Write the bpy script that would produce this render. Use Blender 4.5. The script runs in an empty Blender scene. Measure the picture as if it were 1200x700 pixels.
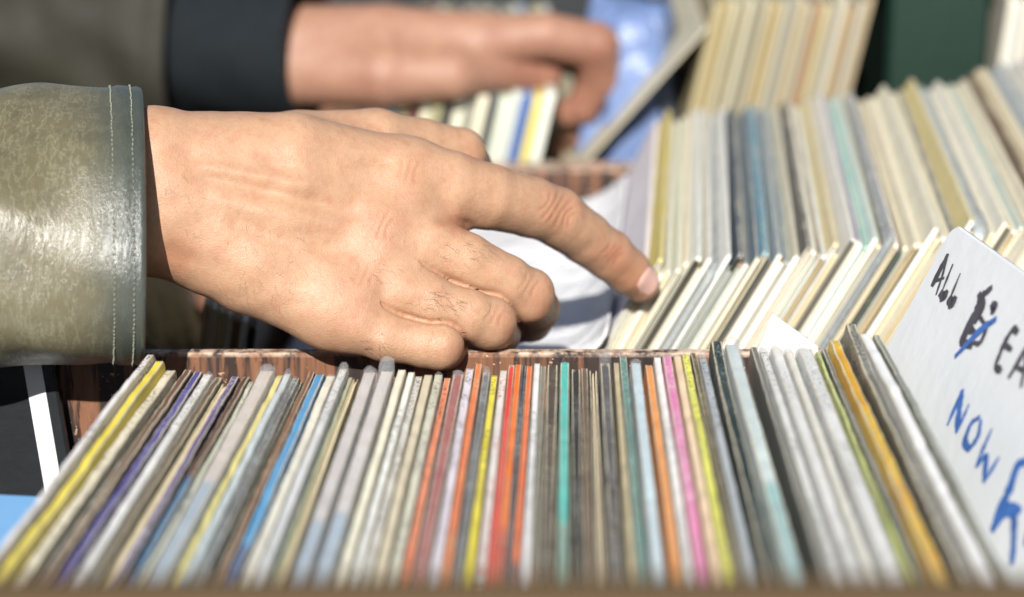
import bpy, math, random
import numpy as np
from mathutils import Vector, Matrix

S = bpy.context.scene
C = S.collection
# ------------------------------------------------------------------ camera, sky, sun, exposure
F = 2800.0                       # focal length in photograph pixels (1200 wide)
PITCH = math.radians(16.89)
CAMH = 0.292                     # metres above the tops of the records (z = 0)
cam_d = bpy.data.cameras.new('camera'); cam = bpy.data.objects.new('camera', cam_d); C.objects.link(cam)
cam.location = (0, 0, CAMH); cam.rotation_euler = (math.pi/2 - PITCH, 0, 0)
cam_d.sensor_width = 36; cam_d.lens = 36*F/1200; cam_d.clip_start = 0.02; cam_d.clip_end = 200
cam_d.dof.use_dof = True; cam_d.dof.focus_distance = 0.945; cam_d.dof.aperture_fstop = 5.2
S.camera = cam
SUN_EL, SUN_AZ = math.radians(34), math.radians(6)     # behind the camera
w = bpy.data.worlds.new('World'); S.world = w; w.use_nodes = True
wn = w.node_tree; bg = wn.nodes['Background']
sky = wn.nodes.new('ShaderNodeTexSky'); sky.sky_type = 'NISHITA'; sky.sun_disc = False
sky.sun_elevation = SUN_EL; sky.sun_rotation = math.pi + SUN_AZ
wn.links.new(sky.outputs[0], bg.inputs[0]); bg.inputs[1].default_value = 0.055
sl = bpy.data.lights.new('sun', 'SUN'); sl.energy = 5.0; sl.angle = math.radians(0.6); sl.color = (1, .97, .925)
sun = bpy.data.objects.new('sun', sl); C.objects.link(sun)
SUNV = Vector((-math.sin(SUN_AZ)*math.cos(SUN_EL), -math.cos(SUN_AZ)*math.cos(SUN_EL), math.sin(SUN_EL)))
sun.rotation_euler = SUNV.to_track_quat('Z', 'Y').to_euler(); sun.location = (-.5, -1.5, 2)
vs = S.view_settings; vs.view_transform = 'Standard'; vs.look = 'None'; vs.exposure = 0.42; vs.gamma = 1; vs.use_curve_mapping = False

# ------------------------------------------------------------------ helpers
rng = random.Random(7); nrng = np.random.default_rng(7)
cp, sp = math.cos(PITCH), math.sin(PITCH)
def ray(u, v):
    a, b = (u-600)/F, (350-v)/F
    return np.array([a, cp+b*sp, -sp+b*cp])
def px(u, v, D):                 # point seen in that direction at D metres in front
    d = ray(u, v); t = D/d[1]
    return np.array([0, 0, CAMH]) + d*t
def pz(u, v, z):                 # point seen in that direction at height z
    d = ray(u, v); t = (z-CAMH)/d[2]
    return np.array([0, 0, CAMH]) + d*t
def project(P):
    q = P - np.array([0, 0, CAMH])
    dep = q[:, 1]*cp - q[:, 2]*sp; up = q[:, 1]*sp + q[:, 2]*cp
    return np.stack([600+F*q[:, 0]/dep, 350-F*up/dep], 1)
def lin(c):
    return tuple((x/12.92 if x <= .04045 else ((x+.055)/1.055)**2.4) for x in c)
def rgb(r, g, b, k=1.0):
    return tuple(x*k for x in lin((r/255, g/255, b/255)))
def link(o, parent=None):
    C.objects.link(o)
    if parent is not None: o.parent = parent
    return o
def mesh_obj(name, verts, faces, mats, parent=None, smooth=False, midx=None):
    me = bpy.data.meshes.new(name); me.from_pydata([tuple(map(float, v)) for v in verts], [], [tuple(map(int, f)) for f in faces])
    for m in (mats if isinstance(mats, (list, tuple)) else [mats]): me.materials.append(m)
    if midx is not None: me.polygons.foreach_set('material_index', np.array(midx, dtype=np.int32))
    if smooth: me.polygons.foreach_set('use_smooth', np.ones(len(me.polygons), dtype=bool))
    me.update()
    return link(bpy.data.objects.new(name, me), parent)
def empty(name, loc=(0, 0, 0)):
    o = bpy.data.objects.new(name, None); o.location = loc; o.empty_display_size = .05
    return link(o)
def tag(o, label, cat, group=None):
    o['label'] = label; o['category'] = cat
    if group: o['group'] = group
    return o
def box_data(x0, x1, y0, y1, z0, z1, bv=0.0012):
    """box with chamfered edges"""
    import itertools
    V = []; idx = {}
    for sx, sy, sz in itertools.product((0, 1), repeat=3):
        X, Y, Z = (x0, x1)[sx], (y0, y1)[sy], (z0, z1)[sz]
        dx, dy, dz = (bv, -bv)[sx], (bv, -bv)[sy], (bv, -bv)[sz]
        for ax, p in enumerate(((X, Y+dy, Z+dz), (X+dx, Y, Z+dz), (X+dx, Y+dy, Z))):
            idx[(sx, sy, sz, ax)] = len(V); V.append(p)
    Fc = []
    for s in (0, 1):
        Fc.append([idx[(s, a, b, 0)] for a, b in ((0, 0), (1, 0), (1, 1), (0, 1))])
        Fc.append([idx[(a, s, b, 1)] for a, b in ((0, 0), (1, 0), (1, 1), (0, 1))])
        Fc.append([idx[(a, b, s, 2)] for a, b in ((0, 0), (1, 0), (1, 1), (0, 1))])
    for a in (0, 1):
        for b in (0, 1):
            Fc.append([idx[(0, a, b, 1)], idx[(1, a, b, 1)], idx[(1, a, b, 2)], idx[(0, a, b, 2)]])
            Fc.append([idx[(a, 0, b, 0)], idx[(a, 1, b, 0)], idx[(a, 1, b, 2)], idx[(a, 0, b, 2)]])
            Fc.append([idx[(a, b, 0, 0)], idx[(a, b, 1, 0)], idx[(a, b, 1, 1)], idx[(a, b, 0, 1)]])
            for c in (0, 1): Fc.append([idx[(a, b, c, k)] for k in range(3)])
    return V, fix_normals(V, Fc)
def fix_normals(V, Fc):
    V = np.array(V); c = V.mean(0); out = []
    for f in Fc:
        p = V[list(f)]; n = np.cross(p[1]-p[0], p[2]-p[0])
        out.append(list(f) if np.dot(n, p.mean(0)-c) >= 0 else list(f)[::-1])
    return out

# ------------------------------------------------------------------ materials
class NB:
    def __init__(s, name):
        s.m = bpy.data.materials.new(name); s.m.use_nodes = True; s.t = s.m.node_tree
        s.b = s.t.nodes['Principled BSDF']; s.out = s.t.nodes['Material Output']
    def n(s, typ, **kw):
        x = s.t.nodes.new(typ)
        for k, v in kw.items():
            if k.startswith('i_'):
                key = k[2:]; key = int(key) if key.isdigit() else key.replace('_', ' ')
                if isinstance(v, bpy.types.NodeSocket): s.t.links.new(v, x.inputs[key])
                else: x.inputs[key].default_value = v
            else: setattr(x, k, v)
        return x
    def l(s, a, b): s.t.links.new(a, b)
    def coord(s, loc=(0, 0, 0), scale=(1, 1, 1), kind='Object'):
        tc = s.n('ShaderNodeTexCoord'); mp = s.n('ShaderNodeMapping')
        mp.inputs['Location'].default_value = loc; mp.inputs['Scale'].default_value = scale
        s.l(tc.outputs[kind], mp.inputs['Vector']); return mp.outputs[0]
    def noise(s, vec, scale, detail=3, rough=.55):
        return s.n('ShaderNodeTexNoise', i_Vector=vec, i_Scale=scale, i_Detail=detail, i_Roughness=rough).outputs['Fac']
    def ramp(s, fac, p0, p1, c0=(0, 0, 0, 1), c1=(1, 1, 1, 1)):
        r = s.n('ShaderNodeValToRGB', i_Fac=fac)
        r.color_ramp.elements[0].position = p0; r.color_ramp.elements[1].position = p1
        r.color_ramp.elements[0].color = c0; r.color_ramp.elements[1].color = c1
        return r.outputs[0]
    def mix(s, fac, a, b, blend='MIX'):
        x = s.n('ShaderNodeMix', data_type='RGBA', blend_type=blend)
        for k, v in ((0, fac), (6, a), (7, b)):
            if isinstance(v, bpy.types.NodeSocket): s.l(v, x.inputs[k])
            elif k == 0: x.inputs[0].default_value = v
            else: x.inputs[k].default_value = (*v[:3], 1)
        return x.outputs[2]
    def math(s, op, a, b=0.0, clamp=False):
        x = s.n('ShaderNodeMath', operation=op, use_clamp=clamp)
        for k, v in ((0, a), (1, b)):
            if isinstance(v, bpy.types.NodeSocket): s.l(v, x.inputs[k])
            else: x.inputs[k].default_value = v
        return x.outputs[0]
    def bump(s, h, strength, dist=.001, nrm=None):
        x = s.n('ShaderNodeBump', i_Height=h, i_Strength=strength, i_Distance=dist)
        if nrm is not None: s.l(nrm, x.inputs['Normal'])
        s.l(x.outputs[0], s.b.inputs['Normal']); return x.outputs[0]
    def set(s, **kw):
        for k, v in kw.items():
            key = k.replace('_', ' ')
            if isinstance(v, bpy.types.NodeSocket): s.l(v, s.b.inputs[key])
            else: s.b.inputs[key].default_value = (*v, 1) if isinstance(v, tuple) and len(v) == 3 and k != 'Subsurface_Radius' else v
        return s

CREAM = rgb(232, 222, 196, .85)
_mc = {}
def sleeve_mat(col, style='plain', col2=None, gate=.16, gloss=.42):
    key = (col, style, col2, gate, gloss)
    if key in _mc: return _mc[key]
    k = len(_mc); off = (k*1.37 % 9, k*2.11 % 9, k*.73 % 9)
    b = NB('sleeve_card'); v = b.coord(off)
    gm = sum(col)/3; col_ = tuple(min(255, max(0, c*1.06-gm*.06)) for c in col); base = rgb(*col_, .96)
    n1 = b.noise(v, 38, 4)
    c = b.mix(n1, tuple(x*.86 for x in base), tuple(min(.9, x*1.16+.012) for x in base))
    vs_ = b.coord((off[1], off[2], off[0]), (1, .10, 1))
    st = b.noise(vs_, 900, 2)
    c = b.mix(b.math('MULTIPLY', b.ramp(st, .5, .8), .22), c, tuple(x*.55 for x in base))
    if style == 'text' and col2:                      # worn lettering on the spine
        vt = b.coord((off[2], off[0], off[1]), (.9, 1, .9))
        t1 = b.noise(vt, 850, 2, .55); g = b.noise(b.coord(off, (0, 1, 0)), 21, 1)
        mk = b.math('MULTIPLY', b.ramp(t1, .54, .59), b.ramp(g, .46, .52))
        c = b.mix(b.math('MULTIPLY', mk, .9), c, rgb(*col2, .85))
    if style == 'band' and col2:                      # the print changes colour along the spine
        sx = b.n('ShaderNodeSeparateXYZ', i_Vector=b.coord()).outputs[1]
        nn = b.math('ADD', sx, b.math('MULTIPLY', b.noise(v, 30, 2), .03))
        c = b.mix(b.ramp(nn, gate, gate+.006), rgb(*col2, .85), c)
    at = b.n('ShaderNodeAttribute', attribute_name='wear').outputs['Fac']
    wn1 = b.noise(v, 430, 4, .72); wn2 = b.noise(v, 30, 2)
    wv = b.math('ADD', b.math('MULTIPLY', at, .40), b.math('ADD', b.math('MULTIPLY', wn1, .62), b.math('MULTIPLY', wn2, .42)))
    c = b.mix(b.math('MULTIPLY', b.ramp(wv, .75, .88), .85), c, CREAM)
    c = b.mix(b.math('MULTIPLY', b.ramp(b.noise(v, 700, 2), .68, .74), .4), c, (.75, .73, .66))
    c = b.mix(b.math('MULTIPLY', b.ramp(b.noise(v, 95, 3), .6, .85), .22), c, rgb(120, 100, 74))
    b.set(Base_Color=c, Roughness=b.math('ADD', gloss-.1, b.math('MULTIPLY', wn1, .35)))
    b.b.inputs['Specular IOR Level'].default_value = .45
    b.bump(b.math('ADD', wn1, b.math('MULTIPLY', st, .6)), .3, .00022)
    _mc[key] = b.m; return b.m

def paper_mat(col, name='paper_edge'):
    key = (col, name)
    if key in _mc: return _mc[key]
    k = len(_mc); b = NB(name); v = b.coord((k*.7, k*.3, k*1.1))
    base = rgb(*col, 1.0)
    ly = b.noise(b.coord((k*1.3, 0, 0), (1, .02, .02)), 1400, 2)
    c = b.mix(b.math('MULTIPLY', ly, .8), tuple(min(.92, x*1.08) for x in base), tuple(x*.82 for x in base))
    c = b.mix(b.math('MULTIPLY', b.ramp(b.noise(v, 60, 4), .55, .8), .3), c, rgb(190, 166, 122))
    c = b.mix(b.math('MULTIPLY', b.ramp(b.noise(v, 420, 3), .64, .76), .25), c, rgb(140, 122, 96))
    b.set(Base_Color=c, Roughness=.75); b.bump(b.math('ADD', ly, b.noise(v, 500, 3)), .4, .0003)
    _mc[key] = b.m; return b.m

def plastic_mat(col=(225, 230, 232), alpha=.3, rough=.14):
    key = (col, alpha, rough)
    if key in _mc: return _mc[key]
    k = len(_mc); b = NB('clear_plastic'); v = b.coord((k*.9, k*.4, k*.2))
    h = b.noise(b.coord((k, 0, 0), (1, .35, .6)), 130, 4, .6)
    a = b.math('ADD', alpha-.12, b.math('MULTIPLY', b.noise(v, 60, 5, .7), .24))
    b.set(Base_Color=rgb(*col, .9), Roughness=b.math('ADD', rough-.06, b.math('MULTIPLY', h, .2)), Alpha=a)
    b.b.inputs['Specular IOR Level'].default_value = .7
    b.bump(b.math('ADD', h, b.math('MULTIPLY', b.noise(v, 420, 4, .65), .5)), .9, .0022)
    _mc[key] = b.m; return b.m

def wood_print_mat():
    b = NB('wood_print'); v = b.coord((0, 0, 0), (1, 1, .12))
    g = b.noise(v, 95, 6, .7); g2 = b.noise(b.coord((3, 1, 2), (1, 1, .05)), 78, 4, .6)
    fine = b.noise(b.coord((0, 0, 0), (1, 1, .05)), 520, 3)
    c = b.mix(fine, rgb(98, 66, 48, .9), rgb(160, 112, 84, .9))
    c = b.mix(b.math('MULTIPLY', b.ramp(g2, .475, .535), .95), c, rgb(52, 44, 42))
    c = b.mix(b.math('MULTIPLY', b.ramp(g, .52, .57), .9), c, rgb(40, 34, 33))
    c = b.mix(b.ramp(b.noise(b.coord((5, 5, 5)), 330, 3, .7), .66, .71), c, rgb(214, 170, 138))
    sx = b.n('ShaderNodeSeparateXYZ', i_Vector=b.coord()).outputs[2]
    at = b.n('ShaderNodeAttribute', attribute_name='wear').outputs['Fac']
    c = b.mix(b.math('MULTIPLY', at, b.ramp(b.noise(b.coord((2, 2, 2)), 160, 4, .7), .38, .6)), c, rgb(214, 188, 164))
    b.set(Base_Color=c, Roughness=.5); b.bump(g, .35, .0006); return b.m

def wood_mat(col, name='bare_wood'):
    b = NB(name); g = b.noise(b.coord((0, 0, 0), (.05, 1, 1)), 120, 5, .65)
    c = b.mix(g, rgb(*col, .6), rgb(*col, 1.1)); b.set(Base_Color=c, Roughness=.6); b.bump(g, .4, .001); return b.m

def plain_mat(name, col, rough=.6, scale=40, var=.35, bumpd=.0006, spec=.5):
    b = NB(name); v = b.coord(); n1 = b.noise(v, scale, 4)
    base = rgb(*col, .9)
    c = b.mix(n1, tuple(x*(1-var) for x in base), tuple(min(1, x*(1+var)) for x in base))
    b.set(Base_Color=c, Roughness=rough); b.b.inputs['Specular IOR Level'].default_value = spec
    b.bump(b.noise(v, scale*6, 4), .5, bumpd); return b.m

# ------------------------------------------------------------------ the setting: ground, stall table
TABLE_Z = -.345
def asphalt():
    b = NB('asphalt'); v = b.coord(); n = b.noise(v, 60, 6, .7)
    b.set(Base_Color=b.mix(n, (.018, .018, .019), (.06, .058, .055)), Roughness=.9); b.bump(n, .6, .01); return b.m
g = mesh_obj('ground', [(-30, -20, -1.15), (30, -20, -1.15), (30, 60, -1.15), (-30, 60, -1.15)], [(0, 1, 2, 3)], asphalt()); g['kind'] = 'structure'
tw = wood_mat((92, 70, 48), 'table_wood')
V, Fc = box_data(-1.3, 1.5, .44, 2.3, TABLE_Z-.03, TABLE_Z, .002)
table = empty('stall_table', (0, 1.3, -1.15)); tag(table, 'wooden market stall table carrying all the record crates', 'table')
def child_world(name, V, Fc, m, parent, **kw):
    o = mesh_obj(name, np.array(V)-np.array(parent.location), Fc, m, parent, **kw); return o
child_world('table_top', V, Fc, tw, table)
for lx in (-1.22, 1.42):
    for ly in (.53, 2.22):
        V, Fc = box_data(lx-.035, lx+.035, ly-.035, ly+.035, -1.15, TABLE_Z-.03, .003); child_world('leg', V, Fc, tw, table)
V, Fc = box_data(-1.3, 1.5, .455, .475, TABLE_Z, .0865, .003)
child_world('front_rail', V, Fc, wood_mat((104, 82, 50), 'rail_wood'), table)

# ------------------------------------------------------------------ crates
WP = wood_print_mat(); INNER = plain_mat('crate_lining', (46, 42, 40), .8)
def wear_attr(me, fn):
    a = me.attributes.new('wear', 'FLOAT', 'POINT')
    co = np.empty(len(me.vertices)*3); me.vertices.foreach_get('co', co)
    a.data.foreach_set('value', fn(co.reshape(-1, 3)).astype(np.float32))
def crate(x0, x1, y0, y1, zf, zr, label, th=.008, zfront=None, name='record_crate'):
    r = empty(name, ((x0+x1)/2, (y0+y1)/2, TABLE_Z)); tag(r, label, 'crate', 'wood print record crates')
    zfront = zr if zfront is None else zfront
    for nm, d, top in (('rear_wall', (x0, x1, y1-th, y1), zr), ('front_wall', (x0, x1, y0, y0+th), zfront),
                  ('side_wall', (x0, x0+th, y0+th+.0005, y1-th-.0005), min(zr, zfront)), ('side_wall', (x1-th, x1, y0+th+.0005, y1-th-.0005), min(zr, zfront))):
        V, Fc = box_data(*d, TABLE_Z, top, .0016)
        o = child_world(nm, V, Fc, WP, r)
        zt = top - TABLE_Z
        wear_attr(o.data, lambda c, zt=zt: (c[:, 2] > zt-.0012)*1.0)
    V, Fc = box_data(x0+th+.0005, x1-th-.0005, y0+th+.0005, y1-th-.0005, TABLE_Z, zf, .001); child_world('floor', V, Fc, INNER, r)
    return r
FR_FLOOR, BK_FLOOR, TH_FLOOR = -.318, -.292, -.318
crate(-.262, .40, .535, .930, FR_FLOOR, -.0115, 'wood print crate holding the tightly packed colourful records', zfront=-.03)
crate(-.36, .62, .992, 1.368, BK_FLOOR, -.042, 'wood print crate holding leaning cream records and a white sleeve')
crate(-.36, .25, 1.385, 1.76, TH_FLOOR, -.045, 'wood print crate behind, its records held by a hand')
crate(.265, .9, 1.385, 1.76, TH_FLOOR, -.045, 'wood print crate behind, beside the dark green box')

# ------------------------------------------------------------------ record sleeves
def sleeve_mesh(name, L, H, t, mats, parent, kind='spine', jit=.0004, rc=.004, seed=0, bend=0.0, peak=0.0, near_mat=None, grow=0.0):
    """a square card sleeve: thin slab, rounded corners, worn rim; local y 0..L, z 0..H, x thickness"""
    r = np.random.default_rng(seed)
    path = []                                         # (y, z, ny, nz): outline, counter-clockwise seen from -x
    def seg(p, q, n, nrm):
        for i in range(n):
            f = (i+.5)/n if n > 1 else .5
            path.append((p[0]+(q[0]-p[0])*f, p[1]+(q[1]-p[1])*f, *nrm))
    def cor(c, a0):
        for i in range(5):
            a = a0+math.pi/2*i/4
            path.append((c[0]+rc*math.cos(a), c[1]+rc*math.sin(a), math.cos(a), math.sin(a)))
    g_ = grow
    seg((-g_+rc, 0), (L+g_-rc, 0), 2, (0, -1)); cor((L+g_-rc, rc), -math.pi/2)
    seg((L+g_, rc), (L+g_, H+g_-rc), 12, (1, 0)); cor((L+g_-rc, H+g_-rc), 0)
    seg((L+g_-rc, H+g_), (-g_+rc, H+g_), 84, (0, 1)); cor((-g_+rc, H+g_-rc), math.pi/2)
    seg((-g_, H+g_-rc), (-g_, rc), 14, (-1, 0)); cor((-g_+rc, rc), math.pi)
    P = np.array(path); N = len(P)
    if kind == 'spine':
        prof = [(-.5, .004, 0), (-.5, .0008, .6), (-.47, .0002, 1), (-.39, .0, 1), (-.33, .0002, .12), (-.05, .0001, 0), (.3, .0002, .1), (.37, 0, 1), (.46, .0002, 1), (.5, .0008, .6), (.5, .004, 0)]
    elif kind == 'open':
        e = min(.0007/t, .18)
        prof = [(-.5, .004, 0), (-.5, .0003, .7), (-.5+e*.5, 0, 1), (-.5+e, .0004, .7), (-.5+e*1.15, .0022, .2), (-.08, .0030, 0), (-.06, .0012, .8), (.06, .0012, .8), (.08, .0030, 0),
                (.5-e*1.15, .0022, .2), (.5-e, .0004, .7), (.5-e*.5, 0, 1), (.5, .0003, .7), (.5, .004, 0)]
    else:                                             # soft film or paper
        prof = [(-.5, .005, 0), (-.46, .0012, .3), (-.2, .0003, .5), (.0, 0, .6), (.2, .0003, .5), (.46, .0012, .3), (.5, .005, 0)]
    nz = np.convolve(r.normal(0, 1, N*3), np.ones(2)/2, 'same')[N:2*N]*jit*.8
    big = np.convolve(r.normal(0, 1, N*3), np.ones(17)/17, 'same')[N:2*N]*jit*2.2
    lat = np.convolve(r.normal(0, 1, N*3), np.ones(31)/31, 'same')[N:2*N]*jit*(.15 if kind != 'film' else .25)
    V = []; W = []
    flat = (P[:, 3] > .3) & (P[:, 1] > H*.5) if (near_mat is not None and kind == 'open') else np.zeros(N, bool)
    for xi, ins0, wv in prof:
        ins = np.where(flat, min(ins0, .0002) if ins0 < .0035 else ins0, ins0)
        nz2 = (nz*(.6+.8*r.random()) + big + r.normal(0, jit*.35, N)) if kind == 'film' else (nz*.55 + big + np.convolve(r.normal(0, 1, N+4), np.ones(5)/5, 'valid')*jit*.10)
        y = P[:, 0]-P[:, 2]*(ins-nz2); z = P[:, 1]-P[:, 3]*(ins-nz2)
        if peak: z = z + peak*np.clip((P[:, 0]-(L-.05))/.05, 0, 1)**1.5*(P[:, 1] > H*.9)
        x = xi*t + lat*(P[:, 1]/H)**2 + bend*np.sin(np.pi*P[:, 0]/L)*(P[:, 1]/H)
        V.append(np.stack([x, y, z], 1)); W.append(np.minimum(1.4, wv + .75*np.clip((P[:, 0]-(L-.011))/.011, 0, 1)*(P[:, 1] > H-.012)*(abs(xi) < .49)))
    V = np.concatenate(V); W = np.concatenate(W); M = len(prof)
    Fc = []; mi = []
    top_i = ((P[:, 3] > .8) & (P[:, 1] > H*.5))
    near_i = (P[:, 2] < -.5)
    for j in range(M-1):
        for i in range(N):
            i2 = (i+1) % N
            Fc.append((j*N+i, j*N+i2, (j+1)*N+i2, (j+1)*N+i))
            if flat[i]: mi.append(0)
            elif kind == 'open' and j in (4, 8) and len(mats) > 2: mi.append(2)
            elif kind == 'open' and 3 <= j <= 9 and len(mats) > 1: mi.append(1)
            elif near_mat is not None and near_i[i] and 0 < j < M-2: mi.append(near_mat)
            else: mi.append(0)
    Fc.append(tuple(range(N))[::-1]); mi.append(0)
    Fc.append(tuple((M-1)*N+i for i in range(N))); mi.append(0)
    # orient outward: outline runs counter-clockwise in (y,z) seen from +x, profile from -x to +x
    Fc = [f[::-1] for f in Fc[:-2]] + Fc[-2:]
    o = mesh_obj(name, V, Fc, mats, parent, midx=mi)
    a = o.data.attributes.new('wear', 'FLOAT', 'POINT'); a.data.foreach_set('value', W.astype(np.float32))
    me = o.data; sm = np.ones(len(me.polygons), dtype=bool); sm[-2:] = False
    if kind != 'film': sm[:N] = False; sm[(M-2)*N:(M-1)*N] = False
    me.polygons.foreach_set('use_smooth', sm)
    return o

def place(root, top_far, yaw, lean, L, H):
    R = Matrix.Rotation(yaw, 4, 'Z') @ Matrix.Rotation(lean, 4, 'Y')
    off = R @ Vector((0, L, H)); base = Vector(top_far) - off
    root.matrix_world = Matrix.Translation(base) @ R

ALL = []
def label_unique(recs, fmt):
    for i, r in enumerate(recs):
        l = recs[i-1]['name'] if i else None; n = recs[i+1]['name'] if i+1 < len(recs) else None
        r['root']['label'] = fmt(r, l, n)

LREC = .315
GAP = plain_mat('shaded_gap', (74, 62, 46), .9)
# --- front crate: u, v of the far top corner in the photograph, strip width in px, colour name, colour, style, second colour
W_, O_, P_ = 'spine', 'open', 'plastic'
FRONT = [
 (179, 411, 8, 'scuffed white', (228, 226, 226), 'spine', (60, 50, 60), 'text'),
 (189, 421, 11, 'bright yellow', (226, 208, 74), 'spine', None, ''),
 (202, 430, 13, 'thick cream', (226, 219, 198), 'spine', None, ''),
 (212, 443, 8, 'grey and white speckled', (120, 128, 126), 'spine', (226, 226, 220), 'text'),
 (223, 429, 9, 'brown patterned', (104, 78, 62), 'spine', (222, 208, 180), 'text'),
 (234, 433, 10, 'violet blue', (78, 76, 138), 'spine', (150, 150, 190), 'text'),
 (247, 435, 11, 'clean white', (232, 232, 228), 'spine', None, ''),
 (258, 438, 9, 'olive brown', (98, 88, 72), 'spine', (92, 118, 118), 'band'),
 (266, 447, 8, 'pale yellow cream', (218, 212, 168), 'open', None, ''),
 (278, 438, 9, 'purple scuffed', (98, 90, 128), 'spine', (210, 210, 218), 'text'),
 (291, 437, 9, 'dark brown', (84, 60, 50), 'spine', (70, 120, 160), 'band'),
 (298, 443, 6, 'narrow pale green', (206, 212, 196), 'spine', None, ''),
 (315, 428, 21, 'pinkish grey film wrapped', (208, 198, 188), 'plastic', (170, 190, 205), 'band'),
 (330, 437, 8, 'straw yellow', (214, 205, 134), 'spine', None, ''),
 (339, 433, 9, 'icy blue white', (206, 222, 226), 'spine', (62, 140, 186), 'band'),
 (348, 440, 9, 'dark speckled', (72, 82, 88), 'spine', (190, 206, 208), 'text'),
 (357, 445, 8, 'cream rimmed black', (38, 46, 36), 'spine', None, ''),
 (367, 433, 7, 'chestnut brown', (116, 82, 62), 'spine', None, ''),
 (377, 433, 11, 'sky blue', (64, 148, 196), 'spine', (60, 100, 150), 'band'),
 (389, 438, 11, 'ivory', (234, 230, 214), 'spine', None, ''),
 (404, 424, 13, 'white crinkled film wrapped', (226, 230, 230), 'plastic', None, ''),
 (412, 440, 6, 'narrow sage', (168, 174, 142), 'spine', None, ''),
 (418, 440, 7, 'brown rimmed cream', (216, 206, 166), 'open', None, ''),
 (435, 429, 17, 'wide grey film wrapped', (206, 202, 200), 'plastic', (170, 192, 210), 'band'),
 (455, 427, 18, 'dull grey film wrapped', (212, 207, 202), 'plastic', (176, 196, 212), 'band'),
 (472, 430, 10, 'smooth cream', (232, 228, 206), 'spine', None, ''),
 (483, 433, 9, 'chalk white', (228, 230, 224), 'spine', None, ''),
 (492, 437, 9, 'black flecked white', (206, 206, 200), 'spine', (40, 44, 46), 'text'),
 (503, 434, 10, 'beige', (208, 198, 172), 'spine', None, ''),
 (515, 436, 10, 'pale green cream', (216, 216, 194), 'spine', None, ''),
 (525, 440, 8, 'salmon orange', (224, 134, 98), 'spine', None, ''),
 (538, 432, 15, 'dark red film wrapped', (150, 36, 24), 'plastic', (200, 110, 80), 'text'),
 (552, 428, 10, 'white and purple lettered', (214, 210, 220), 'spine', (58, 48, 80), 'text'),
 (562, 422, 8, 'flame orange', (226, 118, 62), 'spine', None, ''),
 (571, 428, 11, 'slate grey film wrapped', (70, 84, 90), 'plastic', (150, 160, 160), 'text'),
 (580, 436, 8, 'lemon yellow', (228, 214, 60), 'spine', None, ''),
 (591, 430, 10, 'red lettered white', (218, 216, 212), 'spine', (190, 60, 50), 'text'),
 (600, 427, 9, 'scarlet', (206, 62, 50), 'spine', (220, 120, 110), 'text'),
 (608, 422, 8, 'bright orange', (238, 118, 40), 'spine', (206, 100, 80), 'band'),
 (614.5, 425, 5, 'narrow navy', (44, 58, 76), 'spine', (180, 190, 196), 'text'),
 (621, 425, 7, 'rust orange', (224, 112, 60), 'spine', (150, 110, 120), 'band'),
 (630, 421, 9, 'pure white', (236, 236, 234), 'spine', None, ''),
 (637, 426, 8, 'grey and red banded', (128, 126, 116), 'spine', (196, 66, 54), 'text'),
 (648, 423, 13, 'dark taupe', (78, 70, 60), 'spine', (150, 140, 120), 'text'),
 (662, 422, 11, 'turquoise', (44, 190, 174), 'spine', (120, 160, 140), 'band'),
 (675, 430, 11, 'charcoal', (50, 50, 46), 'spine', None, ''),
 (685, 428, 8, 'umber brown', (110, 92, 74), 'spine', None, ''),
 (695, 431, 9, 'stone grey', (150, 144, 130), 'open', None, ''),
 (709, 417, 14, 'pointed black brown', (58, 52, 46), 'plastic', None, 'peak'),
 (722, 421, 6, 'narrow tan', (190, 176, 140), 'spine', None, ''),
 (730, 415, 9, 'bottle green', (60, 120, 104), 'spine', None, ''),
 (745, 418, 14, 'pale blue film wrapped', (204, 222, 228), 'plastic', (126, 178, 208), 'band'),
 (760, 422, 9, 'apricot orange', (226, 152, 84), 'spine', None, ''),
 (770, 416, 9, 'grey rimmed white', (228, 230, 226), 'spine', None, ''),
 (781, 413, 11, 'rose pink', (222, 132, 176), 'spine', (232, 214, 220), 'text'),
 (793, 413, 9, 'peach cream', (234, 204, 172), 'spine', None, ''),
 (803, 412, 9, 'lime yellow', (226, 224, 98), 'spine', None, ''),
 (812, 410, 7, 'dark olive', (92, 82, 52), 'spine', None, ''),
 (823, 411, 10, 'crumpled silver film wrapped', (176, 186, 194), 'plastic', (80, 90, 110), 'text'),
 (838, 403, 14, 'glossy black green', (36, 48, 44), 'spine', None, 'peak'),
 (857, 397, 19, 'pale teal film wrapped', (204, 216, 212), 'plastic', (160, 200, 196), 'band'),
 (883, 403, 8, 'iron grey', (112, 112, 106), 'spine', None, ''),
 (894, 405, 11, 'milky white', (232, 232, 226), 'plastic', None, ''),
 (909, 401, 15, 'pointed white paper', (232, 230, 226), 'plastic', None, 'tall'),
 (924, 405, 11, 'pale ivory film wrapped', (230, 226, 212), 'plastic', None, ''),
 (942, 401, 19, 'thick white film wrapped', (230, 230, 226), 'plastic', None, ''),
 (957, 408, 3.2, 'narrow lime green', (204, 214, 136), 'spine', None, ''),
 (965, 407, 7, 'steel grey', (112, 116, 114), 'spine', None, ''),
 (977, 396, 15, 'golden mustard', (206, 158, 48), 'spine', None, ''),
 (995, 386, 12, 'gunmetal grey', (110, 108, 98), 'spine', None, 'peak'),
 (1012, 388, 14, 'bright plain white', (236, 236, 232), 'spine', None, ''),
 (1026, 388, 7, 'grey green edged', (128, 134, 126), 'spine', None, ''),
]
uf = np.array([179, 189, 202, 247, 266, 291, 330, 377, 389, 404, 418, 472, 492, 515, 540, 562, 591, 630, 662, 709, 745, 781, 803, 838, 857, 883, 924, 965, 995, 1012, 1026.])
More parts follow.
